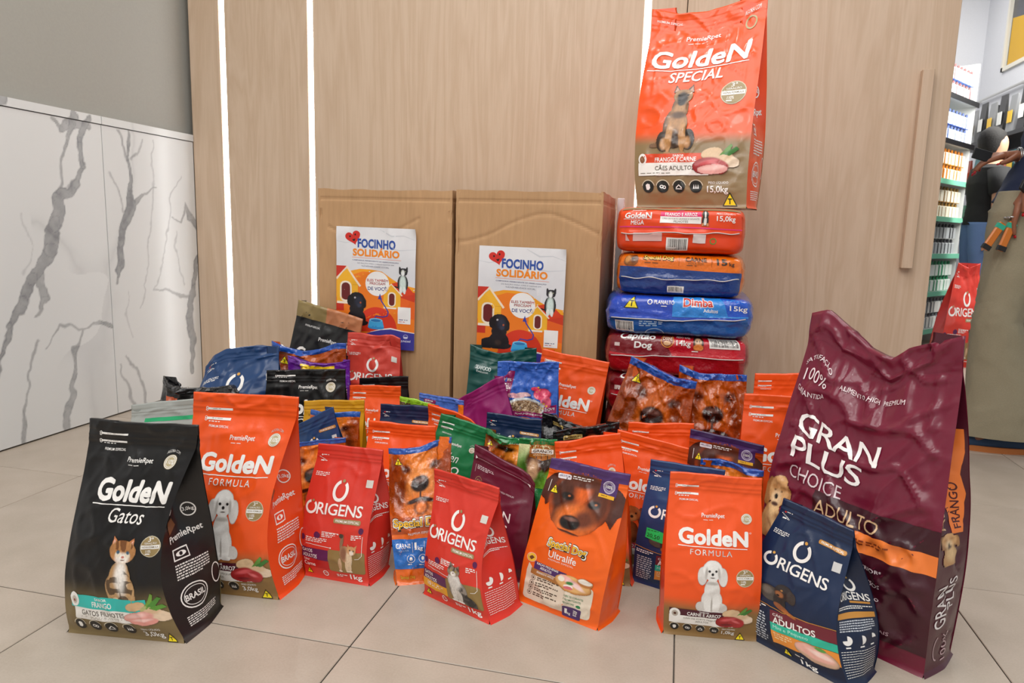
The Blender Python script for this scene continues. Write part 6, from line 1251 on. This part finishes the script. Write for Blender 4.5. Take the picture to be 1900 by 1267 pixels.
def brand_green(root, SF, W, H, org, mat):
    a = Art(100); a.poly([(0, 0), (30, 3), (30, 18), (-0, 14)], '22C864', 1); a.text('20,50', 2, 7, 20, 13, '0A3A1E', .01, lv=2, sk=1); a.micro(2, 2.5, 28, 4.5, 1, '0A5A2E', 2, 3)
    b = Art(178)
    for V, T, c, lv, g in a.L: V = V.copy(); V[:, 0] += 12; V[:, 1] += 93; b.L.append((V, T, c, lv, g))
    b.ell(41, 112, 3, 3, 'C8281E', 1, 14)
    print_obj('price_sticker', SF, b, W, H, .005, mat, root, org, lift=.0016)
G1 = 'orange pouches of dog food'; G2 = 'red pouches of cat food'; G3 = 'navy pouches of dog food'; G4 = 'orange film bags with a dog face'; G5 = 'black pouches of cat food'
R_ = pouch
PF = 'pet food bag'
R_('pet_food_pouch', 'black 3 kg cat food pouch with a tabby kitten, front left corner of the pile', PF, S['gatos'], 'black', art_golden('gatos'), side_art=art_golden_side('141416'), seed=3, nv=72, nu=44, group=G5, wide=-.09, mid=.027)
R_('pet_food_pouch', 'tall orange 3 kg pouch with white poodle, just behind the black kitten pouch', PF, S['formula_big'], 'orange', art_golden('formula_left'), side_art=art_golden_side('E23E10'), seed=5, nv=72, nu=44, group=G1, wide=-.07, mid=.016)
R_('pet_food_pouch', 'red 1 kg cat pouch with walking ginger cat, right of the tall poodle pouch', PF, S['orig_red_left'], 'red', art_origens('red'), side_art=art_origens_side('red'), seed=8, nv=66, nu=40, group=G2, mid=.014)
R_('pet_food_film_bag', 'glossy orange and blue film bag with smiling dog face between two red pouches', PF, S['sd_film'], 'sd', art_sd('full'), side='L', side_art=art_sd_side(), seed=9, nv=66, nu=44, group=G4, topz=[(0, -.0), (.5, -.01), (1, .0)], sag=.008, anchor='stretch', fat=.6)
R_('pet_food_pouch', 'red 1 kg pouch with sitting long haired grey cat, front centre', PF, S['orig_red_mid'], 'red', art_origens('red_yellow'), side_art=art_origens_side('red'), seed=11, nv=70, nu=44, group=G2, wide=-.08, mid=.010)
R_('pet_food_pouch', 'orange pouch with purple top band and large dog face, front centre', PF, S['ultra_front'], 'ultra', art_ultra('a'), seed=13, nv=72, nu=44, group='orange pouches with purple top', wr=1.3)
R_('pet_food_pouch', 'small orange 1 kg poodle pouch at the very front beside the navy dachshund pouch', PF, S['formula_front'], 'orange', art_golden('formula'), seed=15, nv=72, nu=44, group=G1, side='L')
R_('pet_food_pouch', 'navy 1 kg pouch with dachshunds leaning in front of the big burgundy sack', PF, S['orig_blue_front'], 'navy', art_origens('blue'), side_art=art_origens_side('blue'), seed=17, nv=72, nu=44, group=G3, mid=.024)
R_('pet_food_sack', 'big burgundy 10 kg sack at the right with white lettering and two peaked top corners', 'pet food sack', S['granplus'], 'gran', art_gran(), side_art=art_gran_side(), seed=19, nv=90, nu=64, wr=2.2, wide=.035, topz=[(0, .0), (.12, .012), (.45, -.055), (.62, -.062), (.72, -.035), (1, .0)], fat=1.1, seal=.93, L=.006)
R_('pet_food_pouch', 'navy pouch with green price sticker behind the upright small orange poodle pouch', PF, S['orig_blue_sticker'], 'navy_b', art_origens('blue'), seed=21, nv=60, nu=40, group=G3, extra=brand_green)
# second row and back, left part
R_('pet_food_film_bag', 'orange dog face film bag wedged between tall poodle pouch and red ginger cat pouch', PF, S['film_face_left'], 'sd', art_sd('small'), seed=23, group=G4, fat=.6, anchor='top')
R_('pet_food_pouch', 'small navy pouch leaning left over the orange dog face bag behind the tall poodle pouch', PF, S['navy_tilt'], 'navy_b', art_origens('blue_b'), seed=25, group=G3, anchor='top', fat=.6)
R_('pet_food_film_bag', 'orange film bag with creased blue seam in front of the mustard bag', PF, S['film_blue_seam'], 'sd', art_sd('small'), seed=27, group=G4, fat=.6, anchor='top', sag=.012)
R_('pet_food_bag', 'mustard yellow bag with plain flat top behind the small navy leaning pouch', PF, S['gold_bag'], 'gold', art_misc('gold'), seed=29, anchor='top')
R_('pet_food_pouch', 'orange pouch behind the glossy smiling dog bag, left of the green pouch', PF, S['formula_left_mid'], 'orange', art_golden('formula'), seed=31, group=G1, anchor='top')
R_('pet_food_pouch', 'orange pouch standing directly behind the purple topped front pouch', PF, S['formula_under'], 'orange', art_golden('chicken'), seed=33, group=G1)
R_('pet_food_pouch', 'orange pouch with brown puppies left of the navy pouch with the green sticker', PF, S['formula_puppy'], 'orange', art_golden('puppy'), seed=35, group=G1)
R_('pet_food_pouch', 'small burgundy pouch with rounded corner behind the red long haired cat pouch', PF, S['gran_small'], 'gran_s', art_gran_small(), seed=37, nv=60, nu=36, topz=[(0, 0), (.8, 0), (.93, -.006), (1, -.02)], anchor='top')
R_('pet_food_pouch', 'green pouch leaning left behind the glossy smiling dog bag', PF, S['green_duo'], 'green', art_misc('green'), seed=39, anchor='top')
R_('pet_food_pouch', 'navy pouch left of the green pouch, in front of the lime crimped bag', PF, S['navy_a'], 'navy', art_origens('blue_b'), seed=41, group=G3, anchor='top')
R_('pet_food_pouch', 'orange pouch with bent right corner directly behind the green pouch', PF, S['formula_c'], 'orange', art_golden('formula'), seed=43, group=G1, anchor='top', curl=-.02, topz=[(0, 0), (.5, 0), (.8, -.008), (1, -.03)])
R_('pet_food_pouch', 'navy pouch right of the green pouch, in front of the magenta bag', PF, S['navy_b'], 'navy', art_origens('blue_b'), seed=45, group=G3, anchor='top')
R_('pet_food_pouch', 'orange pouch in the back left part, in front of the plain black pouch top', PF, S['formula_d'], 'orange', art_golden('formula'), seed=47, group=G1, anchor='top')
R_('pet_food_pouch', 'plain black pouch top behind the back left orange pouch, below the crumpled red bag', PF, S['black_e'], 'black', art_misc('blackbag'), seed=49, group=G5, anchor='top')
R_('pet_food_bag', 'silver grey bag with a green band behind the black kitten pouch', PF, S['grey_bag'], 'grey', art_misc('grey'), seed=51, anchor='top')
R_('pet_food_film_bag', 'black crinkled shiny bag at the far left of the pile', PF, S['black_crinkle'], 'crinkle', art_misc('crinkle'), seed=53, wr=2.6, sag=.02, anchor='top', topz=[(0, .012), (.3, -.012), (.6, -.01), (.85, .004), (1, -.01)])
R_('pet_food_bag', 'large blue slumped bag with white ring logo at the back left', PF, S['orig_blue_big'], 'navy_b', art_origens('blue_c'), seed=55, wr=2.4, nv=60, nu=40, group=G3, anchor='top', topz=[(0, -.055), (.12, -.02), (.3, .0), (.7, .008), (1, .0)], wide=.06, curl=.03)
R_('pet_food_pouch', 'black cat food pouch standing open faced behind the tall orange poodle pouch', PF, S['golden_black'], 'black', art_golden('gatos'), seed=57, nv=60, nu=40, group=G5, anchor='top', wr=1.6, dy=-11)
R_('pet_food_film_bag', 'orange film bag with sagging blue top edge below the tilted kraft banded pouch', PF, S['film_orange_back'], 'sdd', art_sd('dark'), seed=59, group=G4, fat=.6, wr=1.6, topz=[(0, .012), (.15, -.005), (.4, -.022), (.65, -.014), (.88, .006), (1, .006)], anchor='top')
R_('pet_food_film_bag', 'purple bag with a yellow panel lying behind the black cat pouch', PF, S['purple_yellow'], 'purple', art_misc('purple'), seed=61, anchor='top', wr=1.8, seal=.99, topz=[(0, .008), (.3, -.006), (.6, -.012), (.85, -.004), (1, .006)])
R_('pet_food_pouch', 'tilted black pouch with kraft brown top band, highest of the left group', PF, S['golden_black_kraft'], 'kraft', art_misc('kraft'), seed=63, nv=60, nu=40, group=G5, anchor='top', wr=1.6, seal=.90)
R_('pet_food_bag', 'crumpled matt red bag standing against the left cardboard box below its poster', PF, S['orig_red_crumpled'], 'red_dull', art_origens('red'), seed=65, wr=2.6, group=G2, anchor='top', topz=[(0, .005), (.5, -.004), (.85, .0), (1, -.012)])
R_('pet_food_bag', 'dark green bag with white script at the foot of the right cardboard box', PF, S['dark_green'], 'dkgreen', art_misc('darkgreen'), seed=67, wr=2.2, nv=60, nu=40, anchor='top', topz=[(0, .006), (.2, -.008), (.45, -.018), (.7, -.004), (1, .008)])
R_('pet_food_bag', 'blue bag printed with a bowl of kibble in front of the right cardboard box', PF, S['bowl_blue'], 'bowl', art_misc('bowl'), seed=69, wr=1.6, nv=60, nu=40, anchor='top', sag=.01)
R_('pet_food_pouch', 'tall orange pouch leaning right beside the sack stack, behind the bowl bag', PF, S['formula_tall'], 'orange', art_golden('formula'), seed=71, nv=60, nu=40, group=G1, anchor='top')
R_('pet_food_bag', 'magenta bag with one raised corner left of the blue bowl bag', PF, S['magenta'], 'magenta', art_misc('magenta'), seed=73, wr=1.6, anchor='top', topz=[(0, 0), (.85, .0), (1, -.004)])
R_('pet_food_film_bag', 'blue bag with ribbed crimped top peeking out left of the magenta bag', PF, S['blue_crimp'], 'bluecr', art_misc('bluecrimp'), seed=75, anchor='top', fat=.6)
R_('pet_food_film_bag', 'lime green bag with ribbed crimped top behind the left navy pouch', PF, S['lime_crimp'], 'lime', art_misc('lime'), seed=77, anchor='top', fat=.6)
# right part
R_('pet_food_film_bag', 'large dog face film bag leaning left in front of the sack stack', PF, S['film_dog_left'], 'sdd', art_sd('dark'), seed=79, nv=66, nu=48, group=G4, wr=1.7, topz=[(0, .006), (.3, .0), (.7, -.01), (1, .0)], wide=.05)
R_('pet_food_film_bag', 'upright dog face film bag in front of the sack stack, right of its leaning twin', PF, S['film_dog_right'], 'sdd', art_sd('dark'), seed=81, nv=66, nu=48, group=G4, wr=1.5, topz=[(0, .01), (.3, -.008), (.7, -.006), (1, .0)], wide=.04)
R_('pet_food_pouch', 'orange pouch behind the puppy pouch, below the leaning large dog face bag', PF, S['formula_f'], 'orange', art_golden('formula'), seed=83, group=G1, anchor='top')
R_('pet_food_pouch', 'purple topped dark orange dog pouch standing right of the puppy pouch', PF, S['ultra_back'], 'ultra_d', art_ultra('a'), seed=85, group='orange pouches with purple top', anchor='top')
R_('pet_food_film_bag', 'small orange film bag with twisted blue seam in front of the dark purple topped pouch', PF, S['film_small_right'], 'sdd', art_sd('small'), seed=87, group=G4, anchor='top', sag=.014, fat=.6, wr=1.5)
R_('pet_food_pouch', 'orange poodle pouch half hidden behind the big burgundy sack', PF, S['formula_right'], 'orange', art_golden('formula'), seed=89, nv=60, nu=36, group=G1, anchor='top')
R_('pet_food_pouch', 'deep orange pouch at the back right, above the half hidden poodle pouch', PF, S['formula_far_right'], 'orange_far', art_golden('formula'), seed=91, group=G1, anchor='top')
R_('pet_food_film_bag', 'black crinkled film bag behind the right navy pouch, lower edge of the tall orange pouch', PF, S['black_film_a'], 'crinkle', art_misc('blackfilm'), seed=93, wr=2.2, anchor='top', group='black film bags')
R_('pet_food_film_bag', 'black shiny rolled top film bag behind the orange pouch of the centre', PF, S['black_film_b'], 'crinkle', art_misc('blackfilm'), seed=95, wr=1.8, anchor='top', group='black film bags', topz=[(0, -.008), (.4, 0), (1, .008)])
R_('pet_food_film_bag', 'green and amber foil bag with crushed top behind the small burgundy pouch', PF, S['green_foil'], 'foil', art_misc('foil'), seed=97, wr=2.2, sag=.012, anchor='top')
R_('pet_food_film_bag', 'green bag with brown badge and spaniel beside the small burgundy pouch', PF, S['lime_grain'], 'grain', art_misc('grain'), seed=99, anchor='top')

# ------------------------------------------------------------------ the stack of big sacks
def art_mega():
    a = Art(36.5)
    a.rect(0, 0, 100, 2.4, '8E7652', 1); a.text('PremieRpet', 12, 2.8, 23, 4.2, WH, .01); a.text('GoldeN', 6.5, 5, 28, 9.6, WH, .05); a.rect(5.5, 10, 28, 10.3, WH, 2); a.text('MEGA', 12, 11, 22.5, 14.4, WH, .03)
    a.rect(34.5, 4, 66, 7.6, 'E0206A', 2); a.text('SABOR', 47, 2.6, 53, 3.8, 'E0206A', .02); a.text('FRANGO E ARROZ', 38, 4.6, 63, 7.1, WH, .03, lv=4); a.rect(34.5, 7.6, 66, 13, 'EFECE6', 2); a.text('CÃES DE PORTE GRANDE E GIGANTE', 36, 8.3, 64.5, 10, '7D776C', .0); a.text('FILHOTES', 45, 10.6, 56, 12.4, '7D776C', .02)
    a.photo(65, 3, 73, 15, [('e', 50, 60, 34, 34, 0, '2A2624'), ('e', 50, 66, 14, 26, 0, 'E8E2DA'), ('e', 28, 88, 12, 12, 0, 'C98A5A'), ('e', 74, 88, 12, 12, 0, 'C98A5A'), ('e', 50, 22, 32, 22, 0, '2A2624'), ('e', 50, 24, 8, 20, 0, 'EDE8E2')], .4, .2, 4)
    a.text('PESO LÍQUIDO', 77.5, 4, 92, 5.8, WH, .0); a.text('15,0kg', 77.5, 6.4, 92, 11.4, WH, .03); a.rect(0, 15.4, 100, 16.3, 'E0307A', 2, .6)
    a.poly([(8, 20.5), (12, 27), (8.2, 27)], 'D8A8A4', 2); a.rect(14.5, 20.5, 36.5, 27, 'DDB0AA', 2); a.rect(40, 24, 57, 34, 'E8E4DE', 2)
    rr = random.Random(4); x = 41.5
    while x < 55.5: w = rr.choice((.25, .4, .6)); a.rect(x, 25, x + w, 33, '1A1A1A', 3); x += w + rr.choice((.3, .5))
    a.rect(60.5, 21, 70, 27.5, 'E2D2CE', 2); a.ring(76, 26, 2.6, 2.4, .6, '2A9A3A', 2, 16); return a
def barcode(a, x0, y0, x1, y1, s=3):
    a.rect(x0, y0, x1, y1, 'E8E4DE', 2); rr = random.Random(s); x = x0 + 1
    while x < x1 - 1.2: w = rr.choice((.2, .3, .5)); a.rect(x, y0 + .8, x + w, y1 - 1, '1A1A1A', 3); x += w + rr.choice((.25, .4))
def art_sdog():
    a = Art(35); a.photo(4, 0, 18, 11, [('e', 50, 60, 46, 46, 0, '9A5A24', .3), ('e', 30, 50, 16, 30, 0, 'C98A4A', .3), ('e', 70, 50, 18, 34, 0, '6A3A18', .3), ('e', 62, 46, 8, 8, 0, '1A1210', .3)], .5, .3, 2)
    a.text('Special Dog', 20.5, 1.4, 45, 6.6, '151210', .14, 0, 1, 2); a.text('Special Dog', 21, 1.8, 44.5, 6.2, 'F2C23A', .04, 0, 1, 4); a.micro(22, 7.6, 42, 8.8, 1, '5A3A14')
    a.rect(49, 2, 49.2, 9.5, '6A3A10', 2); a.text('CARNE', 54, 2.6, 70.5, 6, '3A2A18', .03); a.text('ADULTOS', 56, 6.6, 68, 8.2, '8A5A20', 0); a.micro(55, 8.8, 69, 9.8, 1, '5A3A14'); a.rect(74, 2, 74.2, 9.5, '6A3A10', 2)
    a.text('15', 78, 3, 86, 8, '3A2A18', .05); a.text('kg', 87.5, 5.2, 92, 9, '3A2A18', .03)
    a.rect(0, 11.4, 100, 35, '12397E', 1, 2.4); barcode(a, 41, 26, 54, 31.4, 5); return a
def art_dimba():
    a = Art(29); a.rect(46, 0, 100, 14, '2A86D8', 1); a.poly([(80, 0), (100, 0), (100, 13), (84, 13)], '2454C0', 2)
    for k in range(3): a.micro(8 + k * 1.3, 1.6, 9 + k * 1.3, 10, 8, 'A9C4EA', 2, k)
    a.poly([(12.5, 9.8), (18, .8), (23, 9.8)], '1A1712', 2); a.poly([(13.6, 9.2), (18, 1.8), (22, 9.2)], 'F3DB1A', 3); a.text('T', 16.4, 4.2, 19.4, 8.4, INK, .05, lv=4)
    a.ring(30, 4.6, 1.8, 1.8, .6, WH, 2, 14); a.text('PLANALTO', 33, 3.2, 47, 5.8, WH, .01); a.micro(38, 6.8, 46, 7.8, 1, WH)
    a.text('Dimba', 53, 1, 74, 7.6, WH, .12, 0, 1, 3, -.8); a.text('Dimba', 53.4, 1.4, 73.6, 7.2, 'C8281E', .05, 0, 1, 4, -.8); a.text('Adultos', 67, 7.8, 77, 10.4, WH, .02)
    a.text('15kg', 85, 4.6, 98.5, 9.4, WH, .02, sk=.6)
    a.rect(4, 17.5, 100, 29, '15549A', 1); barcode(a, 6, 18.4, 20, 26, 7); a.micro(24, 17.6, 40, 22, 3, 'A9C4DA', 2, 8); a.ring(34, 28, 7, 5, .5, 'A9C4DA', 2, 20, 190, 350); a.rect(60, 24, 66, 28, '2A6AAA', 2); return a
def art_capitao():
    a = Art(27); a.poly([(0, 0), (40, 0), (48, 14), (0, 12)], '7A1420', 1); a.text('Capitão', 9, -.4, 35, 4.6, WH, .06); a.text('Dog', 21, 5, 33.4, 10.2, WH, .06)
    a.rect(5.5, 6, 10, 8.2, 'D8C8C4', 2); a.ring(43.6, 3.2, 4.6, 4.6, .5, 'E89A3A', 2); a.ell(43.6, 3.2, 3.9, 3.9, '8A3A1E', 2, 20); a.text('CARNE', 40.2, 1.2, 47, 3.2, 'F2E2CE', .04); a.ell(43.6, 5, 2.6, 1.5, 'D8A87A', 3, 14)
    a.text('PESO LÍQ.', 50, -.2, 60, 1.8, WH, 0); a.text('14kg', 50, 2.6, 60, 7.2, WH, .02)
    a.photo(61.5, -.4, 69.5, 8.4, [('e', 50, 40, 48, 44, 0, '3A2018', .2), ('e', 50, 40, 30, 28, 0, 'D8B08A', .2), ('e', 38, 34, 7, 7, 0, '1A1210'), ('e', 62, 34, 7, 7, 0, '1A1210'), ('e', 50, 80, 46, 26, 0, 'D87A2A', .1)], .4, .1, 3); a.micro(61, 9, 70, 10.2, 1, WH)
    barcode(a, 73, .2, 94, 6.6, 9); a.rect(0, 13.5, 100, 27, 'A0101C', 1, 1.4); return a
def art_cap2():
    a = Art(27); a.poly([(0, 0), (60, 0), (60, 12), (0, 12)], '7A1420', 1); a.text('Capitão', 9, -.2, 35, 4.4, WH, .06); a.rect(6, 8.5, 11, 11.5, 'D8C8C4', 2); a.rect(0, 15, 100, 27, 'A0101C', 1); return a
GS = 'big sacks lying in the stack'
Y0, Y1 = 2.16, 2.74
sack('pet_food_sack', 'orange sack with pink stripe lying on top of the stack under the standing sack', -.192, .178, .733, .868, Y0, Y1, ('E8460F', 'E0400C', 'DE420E'), art_mega(), M_SACK, 3, GS, .9, -.12, .018)
sack('pet_food_sack', 'orange and dark blue sack, second lying sack from the top of the stack', -.185, .186, .606, .732, Y0 + .005, Y1, ('E8720F', '12397E', 'E06A0E'), art_sdog(), M_FILM, 5, GS, 1.0, -.15, .02)
sack('pet_food_sack', 'bright blue sack in the middle of the stack', -.205, .212, .487, .607, Y0 - .01, Y1, ('2348B8', '15549A', '1F58B8'), art_dimba(), M_FILM, 7, GS, 1.2, -.1, .03)
sack('pet_food_sack', 'red sack with white script directly below the blue sack', -.205, .214, .362, .488, Y0 - .005, Y1, ('C01626', 'A0101C', '8A1220'), art_capitao(), M_FILM, 9, GS, 1.1, .0, .02)
sack('pet_food_sack', 'red sack lying below the other red sack, mostly behind the dog face bags', -.200, .212, .238, .363, Y0 + .0, Y1, ('B01424', '9A101C', '8A1220'), art_cap2(), M_FILM, 11, GS, 1.1, -.05, .03)
sack('pet_food_sack', 'second lowest sack of the stack, hidden behind the front bags', -.200, .205, .118, .240, Y0 + .01, Y1, ('B01424', '9A101C', '8A1220'), None, M_FILM, 13, GS, 1.0, None, .02)
sack('pet_food_sack', 'lowest sack of the stack on the floor, hidden behind the front bags', -.205, .205, .0, .120, Y0 + .01, Y1, ('B01424', '9A101C', '8A1220'), None, M_FILM, 15, GS, 1.0, None, .02)
R_('pet_food_sack', 'tall orange 15 kg sack with a german shepherd standing on top of the stack', 'pet food sack', S['golden15'], 'special', art_golden('special'), seed=101, nv=90, nu=60, wr=1.15, wide=.02, side_art=art_golden_side('E2400E'), topz=[(0, -.0), (.25, -.022), (.5, -.02), (.75, -.0), (1, .028)], seal=.965, L=.008, fat=1.0, mid=.012)
